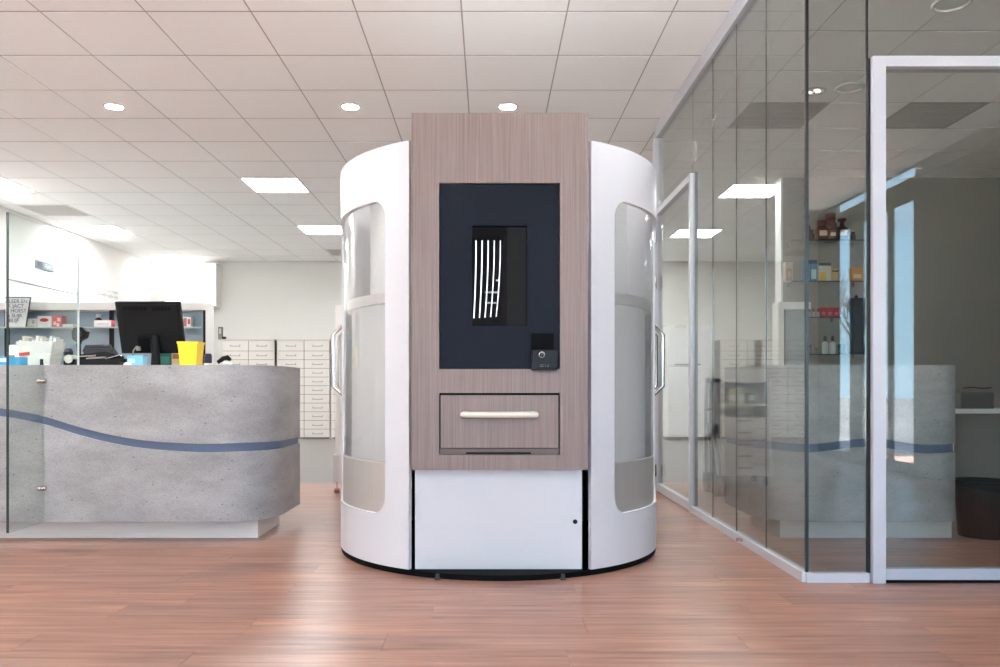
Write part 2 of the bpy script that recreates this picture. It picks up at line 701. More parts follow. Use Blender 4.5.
# ground and bare trees outside
g = MB().box(-40, XR0 + .15, -60, YF - .2, -.12, -.06).build('ground', mat('paving_outside', (150, 148, 142), .9, vary=.08, scale=3))
tag(g, 'pale paving outside the shop front', 'ground', kind='structure')
g5 = MB().box(XR0 + .15, 60, -60, YF - .2, -.12, -.06).build('ground_corner', mat('asphalt_outside', (44, 46, 50), .95, spec=.1, vary=.1, scale=4))
tag(g5, 'dark asphalt road at the street corner', 'ground', kind='structure')
g2 = MB().box(XR1 + .15, 60, YF - .2, 40, -.12, -.06).build('ground_side', mat('asphalt_outside', (44, 46, 50), .95, spec=.1, vary=.1, scale=4))
tag(g2, 'dark asphalt outside the right wall', 'ground', kind='structure')
g4 = MB().box(XR0 + .15, XR1 + .15, YF - .2, YG - .12, -.12, -.06).build('ground_entrance', MATS['asphalt_outside'])
tag(g4, 'dark asphalt in the recess of the entrance window', 'ground', kind='structure')
M_BARK = mat('dark_bark', (46, 42, 38), .9, vary=.15, scale=20)


def bare_tree(loc, h, seed, label):
    rnd = random.Random(seed)
    t = thing('bare_tree', label, 'tree', loc, group='bare trees outside')
    trunk, crown = MB(), MB()

    def branch(mb, p, d, L, r, depth):
        q = p + d * L
        mb.tube([p, p + d * L * .5 + Vector((rnd.uniform(-.05, .05), rnd.uniform(-.05, .05), 0)) * L, q], [r, r * .8, r * .6], 5)
        if depth == 0:
            return
        for _ in range(3 if depth > 2 else 2):
            nd = (d + Vector((rnd.uniform(-.75, .75), rnd.uniform(-.75, .75), rnd.uniform(-.05, .6)))).normalized()
            branch(crown, p + d * L * rnd.uniform(.55, 1.0), nd, L * rnd.uniform(.55, .78), r * .55, depth - 1)
    branch(trunk, Vector((0, 0, 0)), Vector((0, 0, 1)), h * .36, h * .022, 5)
    trunk.build('trunk', M_BARK, t)
    b_ = crown.build('branches', M_BARK, t)
    b_['kind'] = 'stuff'
    return t


bare_tree((9.6, -13.2, -.06), 5.6, 3, 'tall bare tree mirrored in the glass front, beside the narrow pane')
bare_tree((11.5, -13.6, -.06), 4.6, 11, 'lower bare tree mirrored in the widest strip of the glass front')

# ------------------------------------------------------------------ glass partition, side
PT = .012
side = thing('wall_glass_side', 'frameless glass side wall of the consultation room', 'glass wall', (XG, YG, 0), kind='structure')
joints = [0.0, 0.53, 1.03, 1.52, 2.0]
for a, b in zip(joints, joints[1:]):
    MB().box(0, PT, a + .0015, b - .0015, .045, CH - .10).build('pane', M_GLASS, side)
for k, a in enumerate(joints[1:-1]):
    MB().box(.004, .008, a - .0015, a + .0015, .045, CH - .10).build('joint', mat('grey_silicone', (58, 60, 58), .6), side)
DY0, DY1 = 2.0, 3.16
DH = 2.405
MB().box(0, PT, DY0 + .03, DY1 - .02, DH + .005, CH - .10).build('pane', M_GLASS, side)
MB().box(-.022, .034, .0, DY1 + .04, CH - .10, CH).build('top_rail', M_FRAME, side)
MB().box(-.016, .028, .0, DY0, 0, .045).build('bottom_rail', M_FRAME, side)
MB().box(-.03, .04, DY1, DY1 + .07, 0, CH - .10).build('end_post', M_FRAME, side)
MB().box(-.001, PT + .001, -.004, .008, .045, CH).build('corner_seal', mat('dark_glass_edge', (16, 22, 21), .3), side)
stop = MB().cyl((-.03, .86, .02), (-.03, .86, .035), .02).build('door_stop', M_CHROME, side)

d1 = thing('door_1', 'narrow white-framed glass door beside the dispensing machine', 'door', (XG, YG + DY0, 0), kind='structure')
L = DY1 - DY0
fr = MB()
fr.box(-.02, .032, 0, .045, 0, DH)
fr.box(-.02, .032, .045, L, DH - .05, DH)
fr.build('door_frame', M_FRAME, d1)
MB().box(-.016, .028, .05, L - .005, .006, .07).build('bottom_rail', M_FRAME, d1)
MB().box(.012, .033, -.004, 0, 0, DH + .01).build('seal', M_SEAL, d1)
MB().box(0, PT, .05, L - .008, .07, DH - .055).build('pane', M_GLASS, d1)
for z in (.18, 1.78, 2.17):
    MB().cyl((-.028, L - .02, z - .05), (-.028, L - .02, z + .05), .009, 10).build('hinge', M_CHROME, d1)

# ------------------------------------------------------------------ glass partition, front
front = thing('wall_glass_front', 'glass front of the consultation room facing the camera', 'glass wall', (XG, YG, 0), kind='structure')
FX = px(868, YG) - XG          # start of the door frame
JX = px(884, YG) - XG
FZ = pz(58.5, YG)
MB().box(.012, FX - .006, 0, PT, .045, CH - .06).build('pane', M_GLASS, front)
MB().box(FX + .001, XR0 - XG, 0, PT, FZ + .005, CH - .06).build('pane', M_GLASS, front)
MB().box(FX - .006, FX + .001, 0, PT, FZ, CH - .06).build('joint', M_SEAL, front)
MB().box(0, FX, -.016, .028, 0, .042).build('bottom_rail', M_FRAME, front)
MB().box(-.02, XR0 - XG, -.02, .032, CH - .06, CH).build('top_rail', M_FRAME, front)
MB().box(FX - .002, FX + .008, -.006, .018, .042, FZ).build('seal', M_SEAL, front)
d2 = thing('door_2', 'wide glass door in a broad white frame at the right edge', 'door', (XG + FX, YG, 0), kind='structure')
DW = 1.25
fr = MB()
fr.box(.010, JX - FX - .006, -.03, .045, 0, FZ)
fr.box(JX - FX - .006, DW, -.03, .045, FZ - .047, FZ)
fr.box(DW, DW + .06, -.03, .045, 0, FZ)
fr.build('door_frame', M_FRAME, d2)
MB().box(JX - FX + .004, DW - .004, -.012, .03, .012, .062).build('bottom_rail', mat('grey_blue_aluminium', (178, 182, 192), .4), d2)
MB().box(JX - FX + .004, DW - .004, 0, PT, .062, FZ - .05).build('pane', M_GLASS, d2)
MB().box(JX - FX, DW, -.02, .04, .0, .012).build('threshold', M_BLACKM, d2)
MB().box(.07, .10, .046, .075, .30, .40).build('hinge', M_CHROME, d2)
MB().box(DW + .06, XR0 - XG - FX, 0, PT, .045, FZ).build('side_pane', M_GLASS, d2)

# ------------------------------------------------------------------ lamps in the ceiling
PLAB = {
    ('A', -8, 6): 'square ceiling light panel cut by the left edge of the picture',
    ('A', -8, 10): 'square ceiling light panel above the far end of the left wall',
    ('A', -3, 6): 'largest whole square light panel, left of the machine',
    ('A', -3, 10): 'square light panel just left of the machine top, over the drawer cabinets',
    ('B', 1, 6): 'larger square light panel seen through the side glass',
    ('B', 1, 10): 'smaller square light panel seen through the narrow glass door',
}
frame_me = MB()
frame_me.box(.004, TS - .004, .004, .02, CH - .004, CH + .012)
frame_me.box(.004, TS - .004, TS - .02, TS - .004, CH - .004, CH + .012)
frame_me.box(.004, .02, .02, TS - .02, CH - .004, CH + .012)
frame_me.box(TS - .02, TS - .004, .02, TS - .02, CH - .004, CH + .012)
frame_me = frame_me.mesh('panel_frame', M_WHITEM)
diff_me = MB().box(.02, TS - .02, .02, TS - .02, CH + .001, CH + .012).mesh('diffuser', M_PANEL)
diff_dim = diff_me.copy()
diff_dim.materials[0] = emit_mat('led_panel_dim', (250, 252, 255), 9.0)
spots = {-2: 'added unseen near row', -6: 'middle row', -10: 'added unseen row by the street window', 14: 'row at the back wall', 6: 'row over the machine', 10: 'row behind the machine'}
sides = {-8: 'at the left wall', -3: 'over the left half of the shop', 2: 'over the machine aisle'}
for c in panel_cells:
    x, y = tile_at(*c)
    lab = PLAB.get(c) or 'square ceiling light panel in the %s, %s' % (spots[c[2]], sides[c[1]])
    t = thing('ceiling_light_panel', lab, 'ceiling light', (x, y, 0), group='square ceiling light panels')
    for nm, me in (('panel_frame', frame_me), ('diffuser', diff_dim if c == ('A', -8, 14) else diff_me)):
        o = bpy.data.objects.new(nm, me)
        COL.objects.link(o)
        o.parent = t
VLAB = {('A', -8, 8): 'grey ceiling vent between two light panels at the left wall', ('A', -3, 13): 'grey ceiling vent at the back wall beside the machine',
        ('B', 0, 2): 'dark grey ceiling vent seen through the side glass', ('B', 2, 2): 'dark grey ceiling vent seen through the framed glass door'}
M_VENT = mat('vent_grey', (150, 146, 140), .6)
vent_frame = MB()
vent_frame.box(.004, TS - .004, .004, .03, CH - .002, CH + .012)
vent_frame.box(.004, TS - .004, TS - .03, TS - .004, CH - .002, CH + .012)
vent_frame.box(.004, .03, .03, TS - .03, CH - .002, CH + .012)
vent_frame.box(TS - .03, TS - .004, .03, TS - .03, CH - .002, CH + .012)
vent_frame = vent_frame.mesh('vent_frame', M_VENT)
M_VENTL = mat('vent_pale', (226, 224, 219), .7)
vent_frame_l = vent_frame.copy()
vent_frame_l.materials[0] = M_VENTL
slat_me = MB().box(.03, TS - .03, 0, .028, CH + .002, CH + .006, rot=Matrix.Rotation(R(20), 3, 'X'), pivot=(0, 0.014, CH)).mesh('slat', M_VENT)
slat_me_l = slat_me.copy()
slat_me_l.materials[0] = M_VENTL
for c in vent_cells:
    x, y = tile_at(*c)
    t = thing('ceiling_vent', VLAB[c], 'vent', (x, y, 0), group='square ceiling vents')
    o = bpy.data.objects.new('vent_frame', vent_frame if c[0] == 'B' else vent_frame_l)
    COL.objects.link(o)
    o.parent = t
    for k in range(14):
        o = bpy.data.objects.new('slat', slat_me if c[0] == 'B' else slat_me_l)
        COL.objects.link(o)
        o.parent = t
        o.location = (0, .036 + k * .039, 0)
ring_me = MB().lathe([(.062, -.001), (.066, -.006), (.078, -.006), (.082, 0), (.082, .008), (.062, .008)], 32).mesh('trim_ring', M_FRAME, True)
lamp_me = MB().lathe([(.0001, -.001), (.062, -.002)], 32).mesh('lamp', M_DOWN)
for x, y, lab in ((-2.975, 6.31, 'round downlight above the monitor, leftmost of the lit three'), (-1.0995, 6.31, 'round downlight left of the wood panel, middle of the lit three'),
                  (.150, 6.31, 'round downlight peeping over the top of the wood panel')):
    t = thing('downlight', lab, 'downlight', (x, y, CH), group='lit round downlights')
    for nm, me in (('trim_ring', ring_me), ('lamp', lamp_me)):
        o = bpy.data.objects.new(nm, me)
        COL.objects.link(o)
        o.parent = t
M_OPAL = mat('unlit_opal_glass', (236, 234, 230), .5)
big_ring = MB().lathe([(.088, -.002), (.093, -.012), (.102, -.012), (.108, -.004), (.108, 0)], 36).mesh('trim_ring', mat('bright_ring', (240, 240, 236), .25, metal=.3), True)
big_lens = MB().lathe([(.0001, -.006), (.06, -.005), (.088, -.002)], 36).mesh('lens', M_OPAL, True)
for x, y, lab in ((px(850, 5.9), 5.9, 'unlit round ceiling lamp left of the white door frame'), (px(952, 4.6), 4.6, 'unlit round ceiling lamp at the top right corner')):
    t = thing('round_ceiling_lamp', lab, 'ceiling lamp', (x, y, CH), group='unlit round ceiling lamps')
    for nm, me in (('trim_ring', big_ring), ('lens', big_lens)):
        o = bpy.data.objects.new(nm, me)
        COL.objects.link(o)
        o.parent = t
x, y = px(814, 5.98), 5.98
t = thing('spotlight', 'small round spotlight with bright facets behind the glass corner', 'spotlight', (x, y, CH))
MB().lathe([(.07, -.001), (.074, -.006), (.086, -.006), (.09, 0)], 30).build('trim_ring', M_FRAME, t, True)
for k in range(5):
    a = 2 * PI * k / 5
    MB().prism([(.02 * math.cos(a) + .028 * math.cos(a + q), .02 * math.sin(a) + .028 * math.sin(a + q)) for q in (-.5, .5, 1.6, 4.6)], 2, -.004, -.001).build('facet', emit_mat('spot_facet', (255, 252, 240), 2.5) if k % 2 == 0 else M_CHROME, t)
bh = thing('white_bulkhead', 'blank white bulkhead with a painted glow high on the back wall in the far left corner', 'bulkhead', (-5.2, YB, 0))
bh_w = .44
MB().box(-bh_w - .01, bh_w + .01, -.26, 0, 2.30, 3.04).build('housing', M_WHITEM, bh)
MB().box(-bh_w, bh_w, -.266, -.26, 2.31, 3.03).build('glow_face', emit_mat('painted_glare', (255, 254, 250), 1.15), bh)  # glow stands in for a bulkhead overexposed by the ceiling light

# ------------------------------------------------------------------ dispensing machine
MX, MY = 0.052, 4.52
RM = 0.88
mach = thing('dispensing_machine', 'tall white round dispensing machine with a wood front panel and navy screen', 'machine', (MX, MY, 0))
Z0, Z1 = .028, 2.054
TH_F, WA, WB = R(29.3), R(39.0), R(86.0)
WZ0, WZ1, WR = .275, 1.795, .085


def shell_mesh(r):
    bm = bmesh.new()
    ths = []
    a = TH_F
    marks = [TH_F, WA, WB, 2 * PI - WB, 2 * PI - WA, 2 * PI - TH_F]
    for m0, m1 in zip(marks, marks[1:]):
        win = (m0 in (WA, 2 * PI - WB))
        n = 40 if win else (6 if m1 - m0 < .5 else 60)
        if m0 == WB:
            n = 70
        for k in range(n):
            u = k / n
            if win:
                u = .5 - .5 * math.cos(PI * u)
            ths.append((m0 + (m1 - m0) * u, win))
    ths.append((marks[-1], False))
    cols = []
    for th, _ in ths:
        zl, zh = WZ0 + WR, WZ1 - WR
        for wa, wb in ((WA, WB), (2 * PI - WB, 2 * PI - WA)):
            if wa - 1e-9 <= th <= wb + 1e-9:
                s = min(th - wa, wb - th) * r
                s = max(0.0, min(s, WR))
                d = math.sqrt(max(0.0, WR * WR - (WR - s) ** 2))
                zl, zh = WZ0 + WR - d, WZ1 - WR + d
        cols.append([bm.verts.new((r * math.sin(th), -r * math.cos(th), z)) for z in (Z0, zl, zh, Z1)])
    for (t0, win), c0, c1 in zip(ths, cols, cols[1:]):
        for k in (0, 1, 2):
            if k == 1 and win:
                continue
            bm.faces.new((c0[k], c1[k], c1[k + 1], c0[k + 1]))
    return bm


sm = MB()
sm.bm.free()
sm.bm = shell_mesh(RM)
shell = sm.build('shell', M_WHITE, mach, True)
so = shell.modifiers.new('thick', 'SOLIDIFY')
so.thickness = .022
so.offset = -1
es = shell.modifiers.new('split', 'EDGE_SPLIT')
es.split_angle = R(30)


def arc_sheet(r, a0, a1, z0, z1, n=30, th=.006):
    mb = MB()
    mb.lathe([(r, z0), (r, z1), (r - th, z1), (r - th, z0), (r, z0)], n, (0, 0, 0), a0, a1)
    return mb


for sg in (1, -1):
    a0, a1 = (WA - R(2), WB + R(1.5)) if sg > 0 else (-WB - R(1.5), -WA + R(2))
    g_ = MB()
    g_.lathe([(RM - .016, .525), (RM - .016, WZ1 + .02)], 40, (0, 0, 0), a0, a1)
    g_.build('curved_window', M_GLASSM, mach, True)
    MB().lathe([(RM - .013, WZ0 - .02), (RM - .013, .520), (RM - .022, .526)], 40, (0, 0, 0), a0, a1).build('steel_panel', M_STEEL, mach, True)
    # pair of bent bar handles on the side
    for q, (ang, out) in enumerate(((R(91), .060), (R(99), .060))):
        r0, r1 = RM - .005, RM + out
        s_, c_ = math.sin(ang) * sg, -math.cos(ang)
        zt, zb = 1.25, .835
        pts = [(r0 * s_, r0 * c_, zt), (r1 * s_, r1 * c_, zt - .06), (r1 * s_, r1 * c_, zb + .06), (r0 * s_, r0 * c_, zb)]
        MB().tube(pts, .0115, 10).build('bar_handle', M_CHROME, mach, True)
MB().lathe([(.0001, 1.96), (.72, 1.96), (.72, 1.345)], 64).build('upper_drum', M_DRUM, mach, True)
MB().lathe([(.72, 1.35), (.848, 1.35), (.848, 1.30), (.82, 1.30)], 64, (0, 0, 0), R(33), R(327)).build('drum_ledge', M_STEEL, mach, True)
MB().lathe([(.82, 1.30), (.82, .03)], 64, (0, 0, 0), R(33), R(327)).build('lower_drum', M_DRUM, mach, True)
MB().lathe([(.0001, 0.0), (.876, 0.0), (.876, .026), (.0001, .026)], 72).build('plinth', M_BLACKM, mach, False)
for sx in (-.29, .29):
    MB().lathe([(.0001, 0), (.015, 0), (.015, .006), (.009, .010), (.009, .026)], 14, (sx, -.845, 0)).build('levelling_foot', mat('dark_zinc', (70, 70, 72), .4), mach, True)
PYF = 3.68 - MY        # face of the wood panel, local
hx0, hx1 = -.41, .406
# wooden front panel with two openings
SX0, SX1 = px(439, 3.68) - MX, px(560, 3.68) - MX
SZ0, SZ1 = pz(369, 3.68), pz(183, 3.68)
GZ0, GZ1 = pz(455, 3.68), pz(393, 3.68)
PZ0, PZ1 = pz(470, 3.68), pz(113, 3.68)
wp = MB()
yb_ = PYF + .09
wp.box(hx0, SX0, PYF, yb_, PZ0, PZ1)
wp.box(SX1, hx1, PYF, yb_, PZ0, PZ1)
wp.box(SX0, SX1, PYF, yb_, SZ1, PZ1)
wp.box(SX0, SX1, PYF, yb_, GZ1, SZ0)
wp.box(SX0, SX1, PYF, yb_, PZ0, GZ0)
wood = wp.build('wood_panel', M_LAM, mach)
MB().box(hx0 + .012, hx1 - .012, yb_, PYF + .30, .03, PZ1 - .12).build('housing', M_BLACKM, mach)
# navy control panel
nav = MB()
NX0, NX1 = SX0 + .003, SX1 - .003
DX0, DX1 = px(472, 3.70) - MX, px(527, 3.70) - MX
DZ0, DZ1 = pz(326, 3.70), pz(226, 3.70)
NY, NYB = PYF + .016, PYF + .05
nav.box(NX0, DX0, NY, NYB, SZ0 + .003, SZ1 - .003)
nav.box(DX1, NX1, NY, NYB, SZ0 + .003, SZ1 - .003)
nav.box(DX0, DX1, NY, NYB, DZ1, SZ1 - .003)
nav.box(DX0, DX1, NY, NYB, SZ0 + .003, DZ0)
navy = nav.build('control_panel', M_NAVY, mach)
MB().box(SX0, SX1, NYB + .012, NYB + .02, SZ0, SZ1).build('panel_backing', M_BLACKM, mach)
scr = MB().box(DX0, DX1, NYB - .014, NYB, DZ0, DZ1).build('display', M_SCREEN, mach)
MB().box(px(507, 3.7) - MX, DX1 - .003, NYB - .016, NYB - .0145, DZ0 + .003, DZ1 - .003).build('side_field', mat('display_grey', (28, 29, 30), .2, spec=.12), scr)
M_LINE = emit_mat('screen_white', (226, 236, 240), .75)
yl = NYB - .017
for k in range(5):
    x0_ = px(476 + k * 6.1, 3.7) - MX
    pts = []
    for q in range(13):
        u = q / 12
        yy = 240 + u * (78 - k * .4)
        xx = 476 + k * 6.1 - (2.2 + .5 * k) * u * u
        pts.append((px(xx, 3.7) - MX, yl, pz(yy, 3.7)))
    MB().tube(pts, .0034 - .0002 * k, 6).build('light_line', M_LINE, scr)
for yy, xa, xb in ((292, 485, 498), (302.5, 485, 497), (280, 496, 499)):
    MB().box(px(xa, 3.7) - MX, px(xb, 3.7) - MX, yl, yl + .0015, pz(yy, 3.7) - .004, pz(yy, 3.7) + .004).build('light_line', mat('screen_dim', (150, 158, 160), .3), scr)
# card reader
CX0, CX1 = px(531, 3.68) - MX, px(554, 3.68) - MX
CZ0, CZ1 = pz(369, 3.68), pz(333, 3.68)
cr = MB().box(CX0, CX1, NY - .002, NY + .004, CZ0 + .03, CZ1).build('card_reader', M_BLACKM, mach)
MB().box(CX0 + .002, CX1 + .016, NY - .045, NY - .002, SZ0 + .002, pz(350, 3.68)).build('reader_head', mat('dark_slate', (22, 25, 31), .4, spec=.2), cr, bevel=.004)
MB().lathe([(.010, 0), (.015, .002), (.015, .006), (.010, .008)], 24).build('key_ring', M_CHROME, cr, True).rotation_euler = (PI / 2, 0, 0)
bpy.data.objects['key_ring'].location = ((CX0 + CX1) / 2 - .005, NY - .045, pz(355, 3.68))
text('key_mark', '?', .022, mat('reader_print', (150, 156, 164), .4), cr, ((CX0 + CX1) / 2 - .005, NY - .047, pz(355, 3.68)))
text('reader_lettering', '.::: : .:', .020, MATS['reader_print'], cr, ((CX0 + CX1) / 2 + .006, NY - .0465, pz(365.5, 3.68)))
MB().box(CX0, CX1 + .012, NY - .06, NY - .002, SZ0 - .006, SZ0 + .002).build('reader_lip', M_BLACK, cr)
# drawer
DRX0, DRX1 = SX0 + .007, SX1 - .007
dr = MB().box(DRX0, DRX1, PYF + .004, PYF + .03, pz(448, 3.68), GZ1 - .010).build('dispensing_drawer', M_LAM, mach)
MB().box(SX0, SX1, PYF + .045, PYF + .06, GZ0, GZ1).build('drawer_recess', M_BLACKM, mach)
MB().box(SX0 + .002, SX1 - .002, PYF + .02, PYF + .045, GZ0 + .002, pz(449, 3.68)).build('drawer_sill', mat('sill_brown', (110, 92, 86), .5), dr)
MB().box(px(466, 3.68) - MX, px(531, 3.68) - MX, PYF + .012, PYF + .02, GZ0 + .002, GZ0 + .012).build('drawer_catch', M_BLACK, dr)
hz = pz(414.5, 3.68)
ha, hb = px(463, 3.65) - MX, px(536, 3.65) - MX
pts = [(ha + .012, PYF + .006, hz), (ha, PYF - .02, hz)]
pts = [(ha + .02, PYF + .006, hz)]
for q in range(9):
    u = q / 8
    pts.append((ha + (hb - ha) * u, PYF - .026 - .022 * math.sin(PI * u), hz))
pts.append((hb - .02, PYF + .006, hz))
h_ = MB().tube(pts, .0145, 12).build('drawer_handle', M_CREAM, dr, True)
# lower white door
LX0, LX1 = px(415, 3.76) - MX, px(582, 3.76) - MX
ld = MB().box(LX0, LX1, 3.76 - MY, 3.785 - MY, .028, .52).build('lower_door', M_WHITE, mach, bevel=.002)
MB().lathe([(.0001, 0), (.009, 0), (.011, .003), (.011, .006), (.0001, .006)], 18).build('lock', M_BLACK, ld, True, loc=(px(575, 3.76) - MX, 3.759 - MY, pz(521.5, 3.76))).rotation_euler = (PI / 2, 0, 0)

# ------------------------------------------------------------------ counters
def interp(tab, x):
    """smooth Catmull-Rom reading of a table"""
    if x <= tab[0][0]:
        return tab[0][1]
    n = len(tab)
    for i in range(n - 1):
        (a, va), (b, vb) = tab[i], tab[i + 1]
        if x <= b:
            h = b - a
            u = (x - a) / h
            def slope(k):
                p, q = tab[max(k - 1, 0)], tab[min(k + 1, n - 1)]
                return (q[1] - p[1]) / (q[0] - p[0])
            m0, m1 = slope(i) * h, slope(i + 1) * h
            return (2 * u ** 3 - 3 * u * u + 1) * va + (u ** 3 - 2 * u * u + u) * m0 + (3 * u * u - 2 * u ** 3) * vb + (u ** 3 - u * u) * m1
    return tab[-1][1]


def strip(path, lo, hi, o_out, o_in):
    """solid wall along a plan path; lo/hi are functions of the path index, offsets measured inward"""
    mb = MB()
    rows = []
    n = len(path)
    for i, p in enumerate(path):
        a, b = path[max(i - 1, 0)], path[min(i + 1, n - 1)]
        t = Vector((b[0] - a[0], b[1] - a[1], 0)).normalized()
        nrm = Vector((-t.y, t.x, 0))         # left of the walking direction = inward
        P = Vector((p[0], p[1], 0))
        o, q = P + nrm * o_out, P + nrm * o_in
        rows.append([mb.bm.verts.new(v) for v in ((o.x, o.y, lo(i)), (o.x, o.y, hi(i)), (q.x, q.y, hi(i)), (q.x, q.y, lo(i)))])
    for a, b in zip(rows, rows[1:]):
        for k in range(4):
            mb.bm.faces.new((a[k], b[k], b[(k + 1) % 4], a[(k + 1) % 4]))
    mb.bm.faces.new(rows[0])
    mb.bm.faces.new(rows[-1][::-1])
    return mb


CTOP, CBOT, CY = 1.016, .117, 4.55


def counter(name, label, path, top_tab, thick_tab, plinth_rects, work_poly, loc=(0, 0, 0)):
    t = thing(name, label, 'counter', loc)
    hi = [interp(top_tab, p[2]) for p in path]
    th = [interp(thick_tab, p[2]) for p in path]
    strip(path, lambda i: hi[i] + .003, lambda i: CTOP, 0, .03).build('upper_panel', M_CONC, t, True)
    strip(path, lambda i: CBOT, lambda i: hi[i] - th[i] - .007, 0, .03).build('lower_panel', M_CONC, t, True)
    strip(path, lambda i: hi[i] - th[i] - .02, lambda i: hi[i] + .02, .012, .029).build('wave_band', M_WAVE, t, True)
    for (x0, x1, y0, y1) in plinth_rects:
        MB().box(x0, x1, y0, y1, 0, CBOT + .02).build('plinth', M_PLINTH, t)
    MB().prism(work_poly, 2, CTOP - .04, CTOP - .003).build('worktop', M_WHITEM, t)
    return t


# left counter: flat front, rounded right end (plan points carry the front coordinate used for the wave)
def corner_path(x_start, xr, yf, r, yend, step=.06):
    pts = []
    n = int((xr - r - x_start) / step)
    for k in range(n + 1):
        x = x_start + (xr - r - x_start) * k / n
        pts.append((x, yf, x))
    for k in range(1, 17):
        a = PI / 2 * k / 16
        pts.append((xr - r + r * math.sin(a), yf + r - r * math.cos(a), xr - r + r * a))
    s = xr - r + r * PI / 2
    for k in range(1, 6):
        y = yf + r + (yend - yf - r) * k / 5
        pts.append((xr, y, s + y - yf - r))
    return pts


pl = corner_path(-4.9, -1.25, CY, .30, 5.26)
top_l = [(-4.9, .62), (-4.2, .62), (-3.6, .74), (-3.1, .80), (-2.8, .766), (-2.553, .7206), (-2.347, .658), (-2.138, .607), (-1.949, .579), (-1.666, .562), (-1.382, .566), (-.6, .556)]
th_l = [(-4.9, .036), (-2.8, .036), (-2.35, .037), (-1.95, .036), (-1.6, .039), (-1.3, .040), (-.6, .032)]
wk = [(-4.9, CY + .03)] + [(p[0] - .03 * (p[0] > -1.56), p[1] + .03 * (p[1] < 4.9)) for p in pl if p[0] > -1.6] + [(-4.9, 5.26)]
cl = counter('service_counter', 'long concrete-look counter with a blue wave band, carrying the monitor', pl, top_l, th_l,
             [(-4.88, -1.363, 4.69, 5.18)], wk)
# right counter behind the glass: rounded left end, square right end
xr_ = px(955, CY)
XRR, RR = 2.733, .15
pr0 = corner_path(-(XRR - RR), -1.57, CY, .28, 5.30)
pr = [(-x, y, -s) for (x, y, s) in pr0][::-1]
for k in range(1, 11):
    a_ = PI / 2 * k / 10
    pr.append((XRR - RR + RR * math.sin(a_), CY + RR - RR * math.cos(a_), XRR - RR + RR * a_))
pr.append((XRR, 4.9, 2.9))
pr.append((XRR, 5.30, 3.3))
top_r = [(.6, .557), (1.30, .560), (px(764, CY), .571), (px(807, CY), .560), (px(832.5, CY), .571), (px(856, CY), .589), (px(883, CY), .589), (px(906.5, CY), .567), (px(926, CY), .556), (px(951, CY), .560)]
th_r = [(.6, .03), (1.5, .036), (2.7, .040)]
wk = [(XRR - .03, 5.30), (XRR - .03, CY + .16), (XRR - .16, CY + .03), (1.87, CY + .03), (1.68, 4.66), (1.60, 4.85), (1.60, 5.30)]
cr_ = counter('service_counter', 'shorter concrete-look counter with a blue wave band behind the glass', pr, top_r, th_r,
              [(1.717, XRR - .004, 4.69, 5.22)], wk)

# ------------------------------------------------------------------ glass privacy screen on the left counter
sx_ = -2.553
sc = thing('privacy_screen', 'upright glass privacy screen clipped to the front of the left counter', 'glass screen', (sx_, 4.21, 0))
low = MB()
low.prism([(0, CBOT), (CY - 4.21 - .002, CBOT), (CY - 4.21 - .002, CTOP + .004), (.72, CTOP + .004), (.72, 1.458), (0, 1.458)], 0, 0, .010)
low.build('lower_pane', M_GLASSC, sc)
MB().box(0, .010, 0, .72, 1.464, 1.815).build('upper_pane', M_GLASSC, sc)
MB().box(.001, .009, 0, .72, 1.458, 1.464).build('pane_joint', mat('joint_grey', (150, 154, 150), .4), sc)
MB().box(-.001, .011, -.004, 0, CBOT, 1.815).build('front_edge', M_GEDGE, sc)
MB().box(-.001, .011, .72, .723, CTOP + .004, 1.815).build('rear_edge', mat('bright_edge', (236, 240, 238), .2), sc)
for z in (pz(381, CY), pz(488, CY)):
    c = MB().cyl((-.016, CY - 4.21 - .02, z), (.028, CY - 4.21 - .02, z), .014, 14).build('clip', M_CHROME, sc, True)

# ------------------------------------------------------------------ things on the left counter
CT = CTOP - .002
QY = 5.0


def label_of(o, l, c, g=None):
    return tag(o, l, c, g)


# monitor seen from behind
mo = thing('monitor', 'black monitor seen from behind on the left counter', 'monitor', (px(151, QY), QY, CT))
tilt = Matrix.Rotation(R(17), 3, 'X')
bod = MB()
pv = (0, 0, .26)
bod.box(-.203, .203, -.012, .012, .085, .415, rot=tilt, pivot=pv)
b_ = bod.build('screen_body', M_BLACK, mo, bevel=.004)
bx_ = MB()
bx_.prism([(-.185, .10), (.185, .10), (.185, .40), (-.185, .40)], 1, -.02, -.012)
bk = bx_.bm
bmesh.ops.rotate(bk, cent=pv, matrix=tilt, verts=bk.verts)
bx_.build('back_cover', mat('black_back_cover', (17, 16, 17), .6, spec=.2), mo, bevel=.003)
for k in range(6):
    MB().box(-.15 + k * .025, -.132 + k * .025, -.0225, -.0195, .365, .385, rot=tilt, pivot=pv).build('vent_slot', M_BLACKM, mo)
    MB().box(.03 + k * .020, .044 + k * .020, -.0225, -.0195, .362, .384, rot=tilt, pivot=pv).build('vent_slot', M_BLACKM, mo)
MB().box(-.075, .025, -.05, -.02, .10, .20, rot=tilt, pivot=pv).build('connector_box', M_BLACKM, mo, bevel=.004)
MB().tube([(-.07, -.045, .13), (-.085, -.06, .10), (-.09, -.05, .05), (-.07, 0, .012)], .005, 6).build('cable', mat('grey_cable', (120, 118, 114), .5), mo)
MB().box(-.085, -.06, -.062, -.04, .115, .14, rot=tilt, pivot=pv).build('plug', mat('grey_plug', (150, 148, 140), .5), mo)
MB().tube([(.03, .0, .012), (.03, .0, .08), (.02, .0, .20)], [.03, .026, .03], 12).build('neck', M_BLACK, mo, True)
MB().lathe([(.0001, .014), (.10, .012), (.125, .006), (.13, 0), (.0001, 0)], 32, (.02, 0, 0)).build('base', M_BLACK, mo, True)

